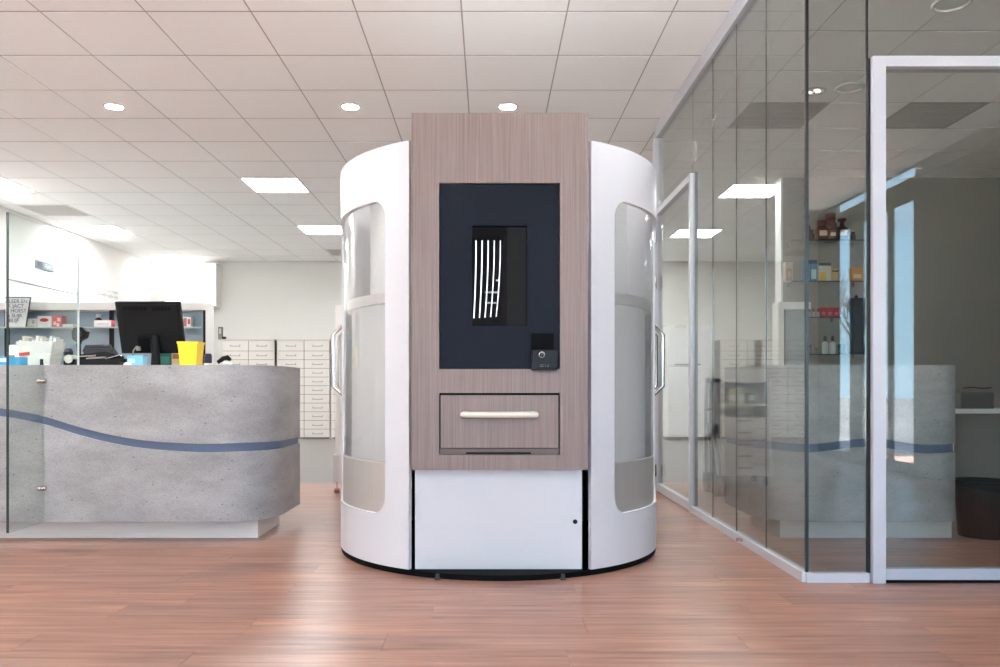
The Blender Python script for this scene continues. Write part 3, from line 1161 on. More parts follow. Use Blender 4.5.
# yellow cup
yc = thing('yellow_cup', 'square yellow plastic cup at the right of the monitor', 'cup', (px(191, 4.85), 4.85, CT))
ycb = MB()
h = pz(344, 4.85) - CT
rings = []
for (r, z) in ((.048, 0), (.060, h), (.056, h), (.045, .006)):
    rings.append([ycb.bm.verts.new((sx * r, sy * r, z)) for sx, sy in ((-1, -1), (1, -1), (1, 1), (-1, 1))])
for a, b in zip(rings, rings[1:]):
    for k in range(4):
        ycb.bm.faces.new((a[k], a[(k + 1) % 4], b[(k + 1) % 4], b[k]))
ycb.bm.faces.new(rings[0])
ycb.bm.faces.new(rings[-1])
M_YEL = mat('yellow_plastic', (244, 206, 40), .4)
ycb.build('cup_body', M_YEL, yc, bevel=.002)
MB().frame(-.063, .063, -.063, .063, .007, 0, .012).build('rim', M_YEL, yc).matrix_local = Matrix.Translation((0, 0, h)) @ Matrix.Rotation(PI / 2, 4, 'X')

# white paper bin with leaflets
pb = thing('leaflet_bin', 'white tapered bin stuffed with leaflets at the left end of the counter', 'bin', (px(41, 5.0), 5.0, CT))
bb = MB()
h = pz(342, 5) - CT
rings = []
for (rx, ry, z) in ((.085, .06, 0), (.115, .075, h), (.109, .07, h), (.08, .056, .006)):
    rings.append([bb.bm.verts.new((sx * rx, sy * ry, z)) for sx, sy in ((-1, -1), (1, -1), (1, 1), (-1, 1))])
for a, b in zip(rings, rings[1:]):
    for k in range(4):
        bb.bm.faces.new((a[k], a[(k + 1) % 4], b[(k + 1) % 4], b[k]))
bb.bm.faces.new(rings[0])
bb.bm.faces.new(rings[-1])
bb.build('bin_body', mat('off_white_plastic', (222, 220, 214), .45), pb, bevel=.003)
PAP = [mat('paper_white', (236, 234, 228), .8), mat('paper_cream', (224, 214, 196), .8), mat('paper_grey', (176, 172, 166), .8), mat('paper_white2', (226, 228, 228), .8)]
for k in range(9):
    rot = Matrix.Rotation(R(-14 + 3.2 * k), 3, 'Y')
    x = -.075 + .019 * k
    MB().box(x - .004, x + .010, -.045, .045, .02, h + .012 + .012 * ((k * 5) % 3), rot=rot, pivot=(x, 0, .02)).build('leaflet', PAP[k % 4], pb)
MB().box(-.095, -.03, -.074, -.0685, .070, .090, rot=Matrix.Rotation(R(-6), 3, 'Y'), pivot=(-.07, -.07, .08)).build('red_print', mat('red_print_ink', (196, 58, 52), .6), pb)
MB().box(.035, .05, -.074, -.062, .004, .05).build('dark_tab', M_BLACK, pb)

# small dark bottle and caddy
bo = thing('ink_bottle', 'small round-topped black bottle between the leaflet bin and the scanner', 'bottle', (px(68.5, 5.18), 5.18, CT))
MB().lathe([(.0001, 0), (.028, 0), (.030, .04), (.020, .065), (.014, .075)], 18).build('bottle_body', M_BLACK, bo, True)
MB().lathe([(.014, .075), (.026, .082), (.030, .105), (.020, .125), (.0001, .13)], 18).build('cap', mat('charcoal_cap', (30, 34, 40), .4), bo, True)

# barcode scanner on gooseneck stand
bs = thing('barcode_scanner', 'upright black barcode scanner on a stand beside the glass screen', 'scanner', (px(81, 5.14), 5.14, CT))
MB().lathe([(.0001, 0), (.035, 0), (.035, .008), (.018, .02), (.0001, .02)], 20).build('stand_base', M_BLACK, bs, True)
MB().tube([(0, 0, .015), (-.012, 0, .08), (-.016, 0, .15), (-.005, 0, .2)], [.011, .011, .014, .018], 10).build('stand_neck', M_BLACK, bs, True)
hd = MB()
hd.prism([(-.045, .185), (-.02, .165), (.035, .195), (.045, .235), (.02, .262), (-.035, .258), (-.048, .23)], 1, -.03, .03)
hd.build('scanner_head', M_BLACK, bs, bevel=.005)
MB().box(-.022, .02, -.034, -.03, .20, .235).build('scan_window', mat('scan_window_glass', (60, 58, 56), .1), bs)

# desk telephone
dp = thing('desk_telephone', 'dark grey wedge-shaped desk telephone behind the keyboard', 'telephone', (px(104, 5.165), 5.165, CT))
tb = MB()
tb.prism([(-.09, 0), (.09, 0), (.09, .03), (-.06, .125), (-.09, .125)], 0, -.09, .10)
tb.bm.verts.ensure_lookup_table()
tb.build('phone_body', mat('slate_plastic', (38, 40, 48), .5), dp, bevel=.006)
MB().tube([(-.085, -.075, .10), (-.08, -.07, .13), (.07, -.07, .135), (.08, -.075, .105)], [.018, .016, .016, .018], 10).build('handset', mat('slate_dark', (28, 29, 36), .5), dp, True)
MB().tube([(.09, -.02, .06), (.13, -.02, .05), (.15, -.02, .022), (.17, -.03, .010)], .008, 8).build('coiled_cord', M_BLACK, dp, True)

# keyboard tray with silver bars
kb = thing('cash_tray', 'low black tray with silver bars in front of the telephone', 'tray', (px(98, 4.99), 4.99, CT))
MB().box(-.18, .16, -.05, .05, 0, .030).build('tray_floor', M_BLACK, kb, bevel=.003)
MB().box(-.15, .16, -.055, -.045, .0, .048).build('front_edge', M_BLACK, kb)
MB().box(-.18, .16, .045, .055, .014, .05, rot=Matrix.Rotation(R(-2), 3, 'Y')).build('rear_edge', M_BLACK, kb)
MB().cyl((-.155, -.06, .050), (-.155, .03, .050), .026, 16).build('roll', mat('white_roll', (214, 212, 206), .7), kb, True)
MB().cyl((-.12, 0, .064), (-.01, 0, .07), .009, 8).build('silver_bar', M_CHROME, kb)
MB().cyl((-.06, -.02, .050), (.06, -.02, .056), .011, 8).build('silver_bar', M_CHROME, kb)
MB().cyl((.05, -.01, .05), (.15, -.01, .075), .008, 8).build('silver_bar', M_CHROME, kb)
MB().prism([(-.15, .03), (-.15, .078), (.04, .10), (.15, .07), (.15, .03)], 1, .02, .03).build('arm', M_BLACK, kb)
rl = MB().lathe([(.0001, 0), (.02, 0), (.022, .012), (.012, .022), (.0001, .024)], 16).build('paper_roll', M_WHITEM, None, True, loc=(px(127.5, 4.72), 4.72, CT))
tag(rl, 'tiny white paper roll at the counter edge under the monitor corner', 'roll')


def carton(name, label, cat, x0, x1, y0, y1, Y, depth, col, base, bands=(), group=None, bev=.0015):
    """box on a shelf given by its picture extent at depth Y, with printed bands as parts"""
    X0, X1 = px(x0, Y), px(x1, Y)
    h_ = max(.01, pz(y0, Y) - base)
    t_ = thing(name, label, cat, ((X0 + X1) / 2, Y, base), group=group)
    wd = X1 - X0
    MB().box(-wd / 2, wd / 2, 0, depth, 0, h_).build('carton_body', mat('card_%d_%d_%d' % col, col, .6), t_, bevel=bev)
    for (u0, u1, v0, v1, c) in bands:
        MB().box(-wd / 2 + wd * u0, -wd / 2 + wd * u1, -.0012, .0005, h_ * v0, h_ * v1).build('printed_field', mat('card_%d_%d_%d' % c, c, .6), t_)
    return t_


carton('tissue_pack', 'light blue soft pack lying under the left side of the monitor', 'pack', 127, 143, 355.5, 0, 4.75, .06, (122, 186, 214), CT, [(.1, .5, .3, .7, (180, 214, 228))])
carton('small_box', 'small dark green box at the foot of the monitor', 'box', 159, 170, 352, 0, 5.14, .05, (58, 140, 124), CT, [(.1, .9, .25, .7, (96, 170, 150))])
carton('small_box', 'small cream and orange box between monitor foot and yellow cup', 'box', 171.5, 181, 351.5, 0, 5.14, .05, (240, 222, 170), CT, [(.1, .9, .55, .85, (190, 120, 80))])
carton('flat_pack', 'bright blue flat pack at the far left end of the counter', 'pack', -14, 20, 357, 0, 4.72, .08, (60, 150, 196), CT, [(0, .6, .45, .85, (200, 222, 232))])
carton('white_box', 'small white box behind the bright blue pack', 'box', 7, 24, 345, 0, 5.1, .08, (232, 230, 228), CT, [(.1, .45, .35, .55, (150, 110, 112))])
tr_ = thing('tape_roll', 'dark blue roll standing behind the yellow cup', 'roll', (px(208, 4.98), 4.98, CT))
MB().lathe([(.0001, 0), (.022, 0), (.024, .01), (.024, .075), (.018, .085), (.0001, .085)], 18).build('roll_body', mat('dark_indigo', (38, 38, 66), .4), tr_, True)
MB().lathe([(.0245, .005), (.0252, .01), (.0252, .02), (.0245, .025)], 18).build('paper_band', PAP[0], tr_, True)
st_ = thing('hand_scanner', 'small black hand tool with white tip lying right of the yellow cup', 'hand tool', (px(225, 4.98), 4.98, CT))
MB().tube([(-.045, 0, .03), (-.01, 0, .055), (.015, 0, .06), (.035, 0, .045)], [.012, .015, .017, .010], 10).build('grip', M_BLACK, st_, True)
MB().tube([(-.005, 0, .03), (.02, 0, .026), (.045, 0, .02)], [.014, .016, .01], 10).build('white_tip', M_WHITEM, st_, True)
MB().box(-.04, .04, -.015, .015, 0, .020).build('rest', mat('tool_rest_grey', (190, 188, 182), .5), st_)

# ------------------------------------------------------------------ shelf unit behind the left counter
SY = 8.0
su = thing('display_shelf_unit', 'long white display shelf with blue-grey back behind the left counter', 'shelf unit', (0, SY, 0))
ux0, ux1 = XL + .02, px(207, SY)
zt = pz(302.5, SY)
MB().box(ux0, ux1, 0, .2, zt - .075, zt).build('top_board', M_WHITEM, su)
MB().box(ux1 - .015, ux1, 0, .2, 0, zt - .075).build('end_panel', M_WHITEM, su)
MB().box(ux0, ux1 - .015, .185, .2, .85, zt - .075).build('back_panel', M_SHELFBLUE, su)
MB().box(ux0, ux1 - .015, 0, .2, 0, .85).build('base_cabinet', M_WHITEM, su)
for xx in (110, 204.2, 5):
    MB().box(px(xx, SY) - .018, px(xx, SY) + .018, .02, .05, .85, zt - .075).build('post', M_BLACK, su)
zs = pz(327, SY)
zs2 = pz(362, SY)
MB().box(ux0, px(203, SY), -.035, .18, zs - .014, zs).build('glass_shelf', M_GLASSC, su)
MB().box(ux0, px(203, SY), -.04, -.035, zs - .014, zs).build('shelf_edge', mat('pale_green_edge', (186, 206, 200), .3), su)
MB().box(ux0, px(203, SY), .04, .18, zs2 - .014, zs2).build('glass_shelf', M_GLASSC, su)
WH, RED, PNK, LIM = (236, 234, 230), (196, 52, 60), (214, 92, 98), (206, 216, 110)
IY = SY + .06
carton('medicine_box', 'white and lime box under the white notice on the glass shelf', 'box', 6, 22, 318, 0, IY, .1, WH, zs, [(.45, 1, 0, .75, LIM)], 'boxes on the left glass shelf')
carton('medicine_box', 'low white box with lime end next to the notice on the glass shelf', 'box', 23, 36, 318.5, 0, IY, .1, WH, zs, [(0, .9, 0, .25, (196, 206, 150)), (.7, .9, .4, .8, (190, 190, 186))], 'boxes on the left glass shelf')
t = carton('medicine_box', 'white box with a red oval on the glass shelf behind the leaflet bin', 'box', 37.5, 51, 316, 0, IY, .1, WH, zs, (), 'boxes on the left glass shelf')
MB().lathe([(.0001, 0), (.045, 0), (.045, .002), (.0001, .002)], 24).build('red_oval', mat('oval_red', RED, .5), t, loc=(0, 0, .075)).matrix_local = Matrix.Translation((0, -.001, .075)) @ Matrix.Rotation(PI / 2, 4, 'X') @ Matrix.Diagonal((1, .42, 1, 1))
carton('medicine_box', 'pink and red checked box on the glass shelf behind the leaflet bin', 'box', 52, 61.5, 315.5, 0, IY, .1, RED, zs, [(.15, .45, .2, .5, (232, 170, 170)), (.55, .9, .5, .8, (232, 170, 170)), (.5, .75, .1, .35, (240, 200, 200))], 'boxes on the left glass shelf')
carton('medicine_box', 'flat white box on the glass shelf just left of the glass screen edge', 'box', 62.5, 73, 324, 0, IY, .1, WH, zs, (), 'boxes on the left glass shelf')
carton('medicine_box', 'long white box with a red end on the glass shelf left of the monitor', 'box', 94, 115, 320.3, 0, IY - .05, .06, WH, zs, [(.82, 1, 0, 1, PNK), (.15, .7, .4, .5, (214, 170, 168))], 'boxes on the left glass shelf')
carton('medicine_box', 'small white and red box on the glass shelf right of the monitor', 'box', 182.5, 191, 317, 0, IY, .08, WH, zs, [(.1, .5, .1, .9, (170, 120, 116)), (.6, .9, .3, .8, (206, 90, 90))], 'boxes on the left glass shelf')
bt = thing('medicine_bottle', 'dark round bottle with white cap behind the long white box', 'bottle', (px(98.5, IY + .07), IY + .07, zs))
MB().lathe([(.0001, 0), (.04, 0), (.042, .06), (.036, .085), (.018, .10), (.018, .105)], 20).build('bottle_body', mat('dark_brown_glass', (44, 36, 32), .25), bt, True)
MB().lathe([(.018, .105), (.021, .105), (.021, .14), (.0001, .14)], 16).build('cap', M_WHITEM, bt, True)
sig = thing('white_notice', 'white notice with dark lettering leaning on the left glass shelf', 'notice', (px(18, SY - .02), SY - .020, zs))
nt_rot = Matrix.Rotation(R(-6), 3, 'X')
MB().prism([(-.125, 0), (.075, 0), (.122, .29), (-.125, .29)], 1, -.004, .004).build('board', mat('notice_white', (240, 240, 240), .6), sig)
MB().prism([(.075, 0), (.085, 0), (.132, .30), (-.125, .30), (-.125, .29), (.122, .29)], 1, -.005, .005).build('dark_edge', mat('notice_edge', (70, 78, 92), .5), sig)
M_INK = mat('notice_ink', (86, 92, 120), .6)
for k, s in enumerate(('ALEER EN', 'K JACT', 'U  HOEST', 'A SLIJK', 'BLIJF')):
    text('lettering', s, .052, M_INK, sig, (-.012 - .006 * k, -.0065, .255 - .048 * k))

# sign plaque and faint script on the left wall
pq = thing('wall_plaque', 'small grey lettered plaque high on the left wall', 'sign', (XL, 10.73, pz(266, 10.73)))
MB().box(0, .012, -.215, .215, -.055, .055).build('plate', mat('plaque_grey', (124, 128, 136), .5), pq)
MB().box(.012, .0135, -.19, -.06, -.04, .035).build('emblem', mat('plaque_dark', (62, 68, 84), .5), pq)
text('lettering', 'Apo', .085, mat('plaque_light', (196, 198, 202), .5), pq, (.0135, .06, 0), rot=(PI / 2, 0, PI / 2))
ws = thing('wall_script', 'faint grey handwriting on the white wall above the monitor', 'lettering', (XL, 12.35, 0))
for r_ in range(2):
    pts = []
    for q in range(60):
        u = q / 59
        pts.append((.004, -.45 + (.95 - .25 * r_) * u + .25 * r_, pz(289 + r_ * 5.5, 12.35) + .03 * math.sin(q * 1.9 + r_) * (.5 + .5 * math.sin(q * .37))))
    MB().tube(pts, .006, 5).build('script_line', mat('faint_grey_ink', (196, 196, 194), .7), ws)

# ------------------------------------------------------------------ drawer cabinets on the back wall
DYB = 13.72
M_DRW = mat('drawer_front', (218, 212, 204), .5, vary=.015)
M_CARC = mat('cabinet_carcass', (206, 200, 192), .5)
M_PULL = mat('drawer_pull_grey', (146, 142, 136), .4, metal=.3)
CW = px(330.5, DYB) - px(277, DYB)
rowz = [pz(y_, DYB) for y_ in (340.5, 351.0)] + [pz(351.0 + 8.68 * k, DYB) for k in range(1, 11)]
rowz[-1] = .02
M_GAP = mat('shadow_gap', (120, 115, 108), .7)
draw_me = {}


def drawer_mesh(h):
    k = round(h, 3)
    if k not in draw_me:
        draw_me[k] = MB().box(.004, CW / 2 - .012, -.018, 0, .004, h - .004).mesh('drawer', M_DRW)
    return draw_me[k]


pull_me = MB()
pull_me.box(-.085, .085, -.034, -.026, -.014, -.004)
pull_me.box(-.085, -.075, -.028, -.018, -.014, .016)
pull_me.box(.075, .085, -.028, -.018, -.014, .016)
pull_me = pull_me.mesh('handle', M_PULL)


def drawer_cabinet(x0, label):
    t = thing('drawer_cabinet', label, 'cabinet', (x0, DYB, 0), group='white drawer cabinets along the back wall')
    MB().box(0, CW, .002, .36, 0, rowz[0]).build('body', M_GAP, t)
    MB().box(0, CW, -.03, .37, rowz[0], rowz[0] + .022).build('top', M_CARC, t)
    for k in (0, 1):
        MB().box(k * (CW - .02), k * (CW - .02) + .02, -.018, .36, 0, rowz[0]).build('side_panel', M_CARC, t)
    for a, b in zip(rowz, rowz[1:]):
        for c in (0, 1):
            d = bpy.data.objects.new('drawer', drawer_mesh(a - b))
            COL.objects.link(d)
            d.parent = t
            d.location = (.012 + c * (CW / 2 - .004), 0, b)
            hnd = bpy.data.objects.new('handle', pull_me)
            COL.objects.link(hnd)
            hnd.parent = d
            hnd.location = (CW / 4, 0, (a - b) * .5)
    return t


drawer_cabinet(px(221.5, DYB), 'white drawer cabinet half hidden by the left counter, below the wall switch')
drawer_cabinet(px(277.2, DYB), 'white drawer cabinet fully seen between the left counter and the machine')
drawer_cabinet(px(331.2, DYB), 'white drawer cabinet mostly hidden behind the machine, at its handle')
drawer_cabinet(px(720, DYB), 'white drawer cabinet seen through the side glass')
sw = thing('wall_dispenser', 'small dark grey device standing on the left drawer cabinet', 'device', (px(221.5, DYB + .1), DYB + .1, rowz[0] + .022))
MB().box(-.05, .02, -.03, .03, 0, .22).build('device_body', mat('device_grey', (112, 108, 104), .5), sw, bevel=.005)
MB().box(-.035, .005, -.033, -.03, .10, .19).build('device_face', mat('device_light', (180, 176, 170), .5), sw)
MB().box(.02, .07, -.03, .03, 0, .05).build('device_foot', M_BLACK, sw)

# white mobile panel stand peeping out at the left of the machine
ms = thing('mobile_panel_stand', 'slim white floor stand peeping out left of the machine', 'stand', (px(337, 6.7), 6.7, 0))
MB().box(-.012, .20, -.012, .012, .32, 1.58).build('panel', M_WHITEM, ms)
MB().box(-.028, .24, -.05, .05, .095, .325).build('base_box', M_WHITE, ms, bevel=.004)
M_CAST = mat('castor_brown', (150, 92, 74), .5)
for x_ in (0.0, .20):
    c = MB().tube([(x_, 0, .095), (x_, 0, .03)], .007, 8).build('castor_stem', M_CHROME, ms)
    MB().cyl((x_ - .02, 0, .018), (x_ + .02, 0, .018), .018, 14).build('castor', M_CAST, ms, True)

# ------------------------------------------------------------------ fridge, seen through the glass door
fg = thing('tall_fridge', 'tall white two-door fridge at the back, seen through the narrow glass door', 'fridge', (px(668, 13.2), 13.2, 0))
fw = px(711, 13.2) - px(668, 13.2)
fz = pz(328, 13.2)
fm = pz(367, 13.2)
MB().box(0, fw, .05, .65, .06, fz).build('body', M_WHITEM, fg)
MB().box(.006, fw - .006, 0, .05, fm + .01, fz - .01).build('upper_door', M_WHITE, fg, bevel=.004)
MB().box(.006, fw - .006, 0, .05, .10, fm - .006).build('lower_door', M_WHITE, fg, bevel=.004)
MB().box(0, fw, .02, .65, 0, .06).build('plinth', M_BLACK, fg)
MB().box(0, fw, .03, .65, fz, fz + .05).build('header', M_WHITEM, fg)
text('lettering', 'KOEL', .08, mat('dark_blue_print', (44, 52, 110), .5), fg, (fw * .32, .028, fz + .022))
text('lettering', 'K  -2', .05, MATS['dark_blue_print'], fg, (fw * .72, .028, fz + .022))
MB().box(.10, fw - .18, -.03, -.018, pz(364.5, 13.2) - .012, pz(364.5, 13.2) + .012).build('handle', M_BLACK, fg)

# ------------------------------------------------------------------ trolley and rollator behind the machine, mirrored in the side glass
def mirror_x(x, Y):
    return 2 * XG - px(x, Y)


TY = 7.1
tx0, tx1 = mirror_x(772, TY), mirror_x(716, TY)
tl = thing('shelf_trolley', 'white shelf trolley with drawers mirrored in the side glass', 'trolley', (tx0, TY, 0))
tw = tx1 - tx0
tz = pz(379, TY)
MB().box(0, tw, 0, .45, tz - .03, tz).build('top', M_WHITEM, tl)
for x_ in (0, tw - .03):
    MB().box(x_, x_ + .03, .02, .43, .09, tz - .03).build('side_panel', M_WHITEM, tl)
MB().box(.03, tw - .03, .40, .43, .09, tz - .03).build('back_panel', M_WHITEM, tl)
MB().box(.03, tw - .03, .02, .40, pz(404, TY) - .02, pz(404, TY)).build('shelf', M_WHITEM, tl)
for k in range(5):
    z_ = .10 + k * .105
    d_ = MB().box(.035, tw - .035, 0, .02, z_, z_ + .098).build('drawer', M_DRW, tl)
    MB().box(tw / 2 - .06, tw / 2 + .06, -.012, 0, z_ + .06, z_ + .075).build('handle', M_PULL, d_)
for x_ in (.04, tw - .04):
    for y_ in (.06, .38):
        MB().cyl((x_ - .012, y_, .04), (x_ + .012, y_, .04), .04, 14).build('castor', M_BLACK, tl, True)
        MB().box(x_ - .015, x_ + .015, y_ - .015, y_ + .015, .05, .092).build('castor_fork', M_CHROME, tl)
BN = ['leftmost', 'second', 'third', 'fourth', 'rightmost']
for k in range(5):
    b_ = thing('white_jar', '%s of five white jars on the trolley mirrored in the side glass' % BN[k], 'jar', (mirror_x(735 + k * 6.4, TY + .15), TY + .15, tz), group='white jars on the trolley')
    MB().lathe([(.0001, 0), (.024, 0), (.026, .01), (.026, .075), (.020, .085)], 16).build('jar_body', M_WHITEM, b_, True)
    MB().lathe([(.0215, .085), (.0215, .105), (.0001, .107)], 16).build('lid', mat('ivory_lid', (216, 212, 190), .5), b_, True)
zsh = pz(404, TY)
for k, (xa, col, h_, lab) in enumerate(((732.5, (206, 198, 150), .13, 'yellowish carton on the trolley shelf, nearest the rollator'), (741, (214, 206, 166), .125, 'cream carton in the middle of the trolley shelf'), (751, (150, 152, 150), .10, 'grey carton on the trolley shelf, farthest from the rollator'))):
    X_ = mirror_x(xa, TY + .1)
    t_ = thing('shelf_carton', lab, 'carton', (X_, TY + .1, zsh), group='cartons on the trolley shelf')
    MB().box(-.032, .032, 0, .12, 0, h_).build('carton_body', mat('card_%d_%d_%d' % col, col, .6), t_, bevel=.002)
    MB().box(-.026, .026, -.001, .0005, .03, .08).build('printed_field', PAP[3], t_)
RY = 6.75
ro = thing('rollator', 'dark grey folded rollator walker mirrored in the side glass', 'rollator', (mirror_x(709, RY), RY, 0))
M_RG = mat('rollator_grey', (86, 88, 90), .4, metal=.5)
for sx in (-.022, .022):
    MB().tube([(sx, 0, .08), (sx, .02, .55), (sx, .01, .86), (sx, -.02, .93)], .013, 8).build('upright', M_RG, ro, True)
    MB().tube([(sx, -.02, .93), (sx * 1.6, -.07, .955), (sx * 2.2, -.13, .94)], .017, 8).build('hand_grip', M_BLACK, ro, True)
    MB().tube([(sx, .01, .6), (sx, -.20, .35), (sx, -.30, .09)], .011, 8).build('front_leg', M_RG, ro, True)
    for yy in (0, -.30):
        MB().cyl((sx - .011, yy, .085), (sx + .011, yy, .085), .085, 20).build('wheel', M_BLACK, ro, True)
MB().box(-.03, .03, -.16, -.02, .50, .58).build('seat_bag', mat('bag_grey', (70, 72, 74), .8), ro, bevel=.01)
MB().cyl((-.022, .015, .70), (.022, .015, .70), .011, 8).build('cross_bar', M_RG, ro)

# ------------------------------------------------------------------ glass room: display shelves and what stands on them
HY = 8.22
shx0, shx1 = XD + .0, px(868, HY)
SHELVES = [pz(240, HY), pz(281, HY), pz(317, HY), pz(354, HY)]
slab = ['highest', 'second', 'third', 'lowest']
for k, z in enumerate(SHELVES):
    s_ = thing('glass_shelf', '%s wall-mounted glass shelf inside the glass room' % slab[k], 'shelf', (shx0, 8.45, z), group='glass wall shelves')
    sw_ = (px(846, HY) if k == 2 else shx1) - shx0
    MB().box(0, sw_, -.25, -.002, -.010, 0).build('pane', M_GLASSC, s_)
    MB().box(0, sw_, -.254, -.25, -.010, 0).build('front_edge', M_GEDGE, s_)
    for x_ in (.06, sw_ - .06):
        MB().box(x_ - .01, x_ + .01, -.03, -.002, -.035, -.010).build('bracket', M_CHROME, s_)
M_AMB = mat('brown_apothecary_glass', (98, 40, 30), .18)
M_AMB2 = mat('dark_brown_apothecary_glass', (70, 30, 24), .18)
M_LBL = mat('jar_label', (206, 176, 160), .7)
Bz = SHELVES[0]


def apoth(x, w_px, h_px, label, kind, Y=HY, lbl=True, m=None):
    s = Y / F
    r, h_ = w_px * s / 2, h_px * s
    t_ = thing('apothecary_jar', label, 'jar', (px(x, Y), Y, Bz), group='brown apothecary jars on the top shelf')
    m = m or M_AMB
    if kind == 'bottle':
        prof = [(.0001, 0), (r, 0), (r, h_ * .50), (r * .8, h_ * .60), (r * .38, h_ * .68), (r * .36, h_ * .86)]
        cap = [(r * .36, h_ * .86), (r * .7, h_ * .90), (r * .75, h_), (.0001, h_)]
    else:
        prof = [(.0001, 0), (r * .95, 0), (r, h_ * .05), (r, h_ * .55), (r * .78, h_ * .68), (r * .66, h_ * .72), (r * .66, h_ * .78)]
        cap = [(r * .66, h_ * .78), (r * .80, h_ * .80), (r * .80, h_ * .84), (r * .72, h_ * .86), (r * .72, h_ * .94), (r * .78, h_), (.0001, h_)]
    b_ = MB().lathe(prof, 24).build('glass_body', m, t_, True)
    MB().lathe(cap, 24).build('stopper', m, t_, True)
    if lbl:
        MB().lathe([(r * 1.01, h_ * .18), (r * 1.01, h_ * .45)], 12, (0, 0, 0), -.7, .7).build('label_patch', M_LBL, t_)
    return t_


apoth(806.5, 8, 25, 'tall thin brown bottle behind the glass corner', 'bottle', HY + .05, False)
apoth(812, 5, 9, 'tiny brown bottle right of the glass corner', 'bottle', HY - .06, False, M_AMB2)
apoth(821.5, 12, 19, 'broad brown jar with pale label, left of the biggest jar', 'jar', HY)
apoth(830.5, 13, 28, 'biggest brown apothecary jar in the middle of the top shelf', 'jar', HY + .12, False)
apoth(832, 8, 12, 'small labelled brown jar in front of the biggest jar', 'jar', HY - .08)
apoth(842, 11, 21, 'dark brown jar with a flared stopper, right of the biggest jar', 'bottle', HY, True, M_AMB2)
apoth(853, 5, 8, 'tiny brown jar at the right end of the top shelf', 'jar', HY, False, M_AMB2)

z2, z3, z4 = SHELVES[1], SHELVES[2], SHELVES[3]
HB = HY - .01
carton('boxed_remedy', 'pale pink box on the second glass shelf, left of the glass corner', 'box', 785.5, 793, 262, 0, HB, .08, (206, 186, 178), z2, [(.1, .9, 0, .65, (188, 140, 132)), (.3, .7, .2, .5, (214, 196, 190))], 'boxes on the second shelf')
carton('boxed_remedy', 'blue box on the second glass shelf, right of the glass corner', 'box', 804.5, 817, 260, 0, HB, .08, (70, 134, 168), z2, [(0, 1, .82, 1, (30, 52, 84)), (.55, .95, .1, .55, (196, 214, 218)), (.48, .52, 0, .8, (40, 90, 130))], 'boxes on the second shelf')
carton('boxed_remedy', 'white and yellow box with a dark top on the second glass shelf', 'box', 818.5, 831, 263, 0, HB, .08, (214, 208, 190), z2, [(0, 1, .85, 1, (40, 50, 56)), (.12, .6, 0, .5, (226, 184, 70))], 'boxes on the second shelf')
carton('boxed_remedy', 'small tan box between the yellow box and the blue reflection', 'box', 832, 838.5, 269, 0, HB, .08, (204, 170, 108), z2, [(0, 1, .75, .9, (90, 66, 60))], 'boxes on the second shelf')
carton('boxed_remedy', 'orange box at the right end of the second glass shelf', 'box', 852, 863, 267.5, 0, HB, .08, (206, 140, 70), z2, [(.15, .85, .2, .5, (226, 196, 150))], 'boxes on the second shelf')
for k, xx in enumerate((809, 813.5, 818)):
    t_ = thing('dropper_bottle', '%s of three small pale bottles left of the red boxes' % ['leftmost', 'middle one', 'rightmost'][k], 'bottle', (px(xx, HB), HB, z3), group='pale bottles on the third shelf')
    MB().lathe([(.0001, 0), (.016, 0), (.016, .045), (.008, .055)], 14).build('bottle_body', mat('pale_bottle', (176, 174, 168), .4), t_, True)
    MB().lathe([(.009, .055), (.009, .082), (.0001, .084)], 12).build('cap', M_BLACK, t_, True)
for k, xx in enumerate((820.5, 827, 833.5)):
    t_ = carton('red_box', '%s of three red boxes with a white ring on the third glass shelf' % ['leftmost', 'middle one', 'rightmost'][k], 'box', xx, xx + 6, 307.5, 0, HB, .08, (190, 30, 48), z3, (), 'red boxes on the third shelf')
    MB().lathe([(.010, 0), (.017, 0), (.017, .002), (.010, .002)], 20).build('white_ring', mat('ring_pink', (226, 150, 156), .5), t_).matrix_local = Matrix.Translation((0, -.001, .035)) @ Matrix.Rotation(PI / 2, 4, 'X')
for k, xx in enumerate((825, 832.5)):
    t_ = thing('lotion_bottle', '%s white lotion bottle with dark cap on the lowest glass shelf' % ['left', 'right'][k], 'bottle', (px(xx, HB), HB, z4), group='lotion bottles on the lowest shelf')
    MB().lathe([(.0001, 0), (.028, 0), (.030, .01), (.030, .11), (.012, .13)], 18).build('bottle_body', mat('lotion_white', (206, 212, 208), .4), t_, True)
    MB().lathe([(.014, .13), (.016, .135), (.014, .185), (.0001, .187)], 14).build('cap', M_BLACK, t_, True)
for k, (xx, hh) in enumerate(((789, .06), (795, .075), (801, .05), (810, .09), (816, .06))):
    t_ = thing('grey_jar', ['leftmost tiny grey jar on the lowest shelf', 'second tiny grey jar on the lowest shelf', 'lowest tiny grey jar beside the glass corner',
                            'tallest tiny grey jar right of the glass corner', 'tiny grey jar next to the lotion bottles'][k], 'jar', (px(xx, HB), HB, z4), group='tiny grey jars on the lowest shelf')
    MB().lathe([(.0001, 0), (.022, 0), (.022, hh * .7), (.015, hh * .75)], 14).build('jar_body', mat('jar_grey', (112, 118, 120), .4), t_, True)
    MB().lathe([(.018, hh * .75), (.018, hh), (.0001, hh)], 14).build('lid', mat('jar_lid', (70, 74, 78), .4), t_, True)
t_ = thing('dark_pot', 'squat black pot on the lowest glass shelf beside the black cabinet', 'pot', (px(842, HB), HB, z4))
MB().lathe([(.0001, 0), (.028, 0), (.036, .09), (.040, .09), (.040, .10), (.033, .10), (.028, .07)], 18).build('pot_body', M_BLACK, t_, True)
t_ = thing('black_tower', 'tall narrow black tower on the lowest glass shelf', 'tower', (px(858.5, HB), HB - .02, z4))
MB().box(-.068, .068, 0, .14, .012, pz(298, HB) - z4).build('housing', M_BLACK, t_, bevel=.006)
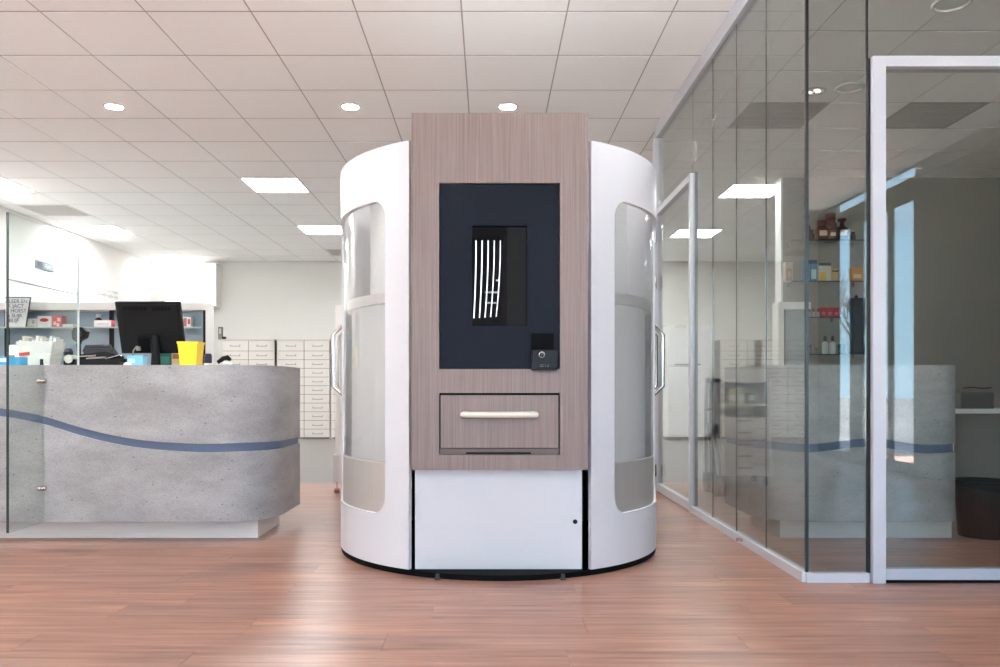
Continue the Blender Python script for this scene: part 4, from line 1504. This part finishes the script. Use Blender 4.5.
MB().lathe([(.0001, .60), (.018, .60), (.018, .62), (.010, .635), (.0001, .636)], 14, (0, .07, pz(298, HB) - z4 - .60)).build('knob', M_BLACK, t_, True)
MB().box(-.06, .06, .01, .13, 0, .012).build('foot', M_BLACKM, t_)
dc = thing('display_case', 'white-framed display case with blue-grey glass left of the glass corner', 'display case', (px(778.5, 8.0), 8.0, 0))
cw_ = px(807, 8.0) - px(778.5, 8.0) + .04
cz = pz(302, 8.0)
MB().box(0, .055, 0, .18, 0, cz).build('side_panel', M_WHITEM, dc)
MB().box(.055, cw_, 0, .18, cz - .07, cz).build('top_panel', M_WHITEM, dc)
MB().box(.055, cw_, .15, .18, .7, cz - .07).build('back_panel', M_SHELFBLUE, dc)
MB().box(.055, .08, .02, .05, .7, cz - .07).build('post', M_BLACK, dc)
MB().box(.055, cw_, 0, .18, 0, .7).build('base', M_WHITEM, dc)
MB().box(.08, cw_, .03, .036, .7, cz - .07).build('pane', M_GLASSC, dc)

# window sill with a grey box on the right, and the black waste bin
KY = 6.2
sl = thing('wall_ledge', 'pale horizontal ledge at the right edge behind the glass door', 'ledge', (px(948, KY), KY, 0))
lz = pz(409, KY)
MB().box(0, 2.1, 0, .35, lz - .035, lz).build('board', M_WHITEM, sl)
MB().box(.02, 2.08, .30, .34, 0, lz - .035).build('back_panel', M_WALLG, sl)
for x_ in (.04, 2.04):
    MB().box(x_ - .02, x_ + .02, .02, .30, 0, lz - .035).build('bracket', M_WHITEM, sl)
carton('grey_case', 'dark grey case standing on the pale ledge', 'case', 961, 994, 392.5, 0, KY + .06, .2, (92, 88, 86), lz, [(.05, .95, .1, .9, (82, 78, 76))])
wr = thing('cable_strip', 'thin dark wire fixed to the wall above the grey case', 'wire', (px(978, 8.44), 8.447, pz(388, 8.44)))
MB().tube([(-.15, 0, 0), (-.05, 0, .006), (.05, 0, -.004), (.15, 0, .002)], .006, 6).build('wire', M_BLACK, wr)
wb = thing('waste_bin', 'black round waste bin right of the counter behind the glass door', 'bin', (px(984, 4.75), 4.75, 0))
br = .158
MB().lathe([(.0001, 0), (br * .86, 0), (br, .325), (br * .96, .325), (br * .83, .01), (.0001, .01)], 36).build('bin_body', M_BLACK, wb, True)
MB().lathe([(br * 1.0, .31), (br * 1.03, .315), (br * 1.03, .335), (br * .96, .335), (br * .96, .325)], 36).build('rim', M_BLACK, wb, True)
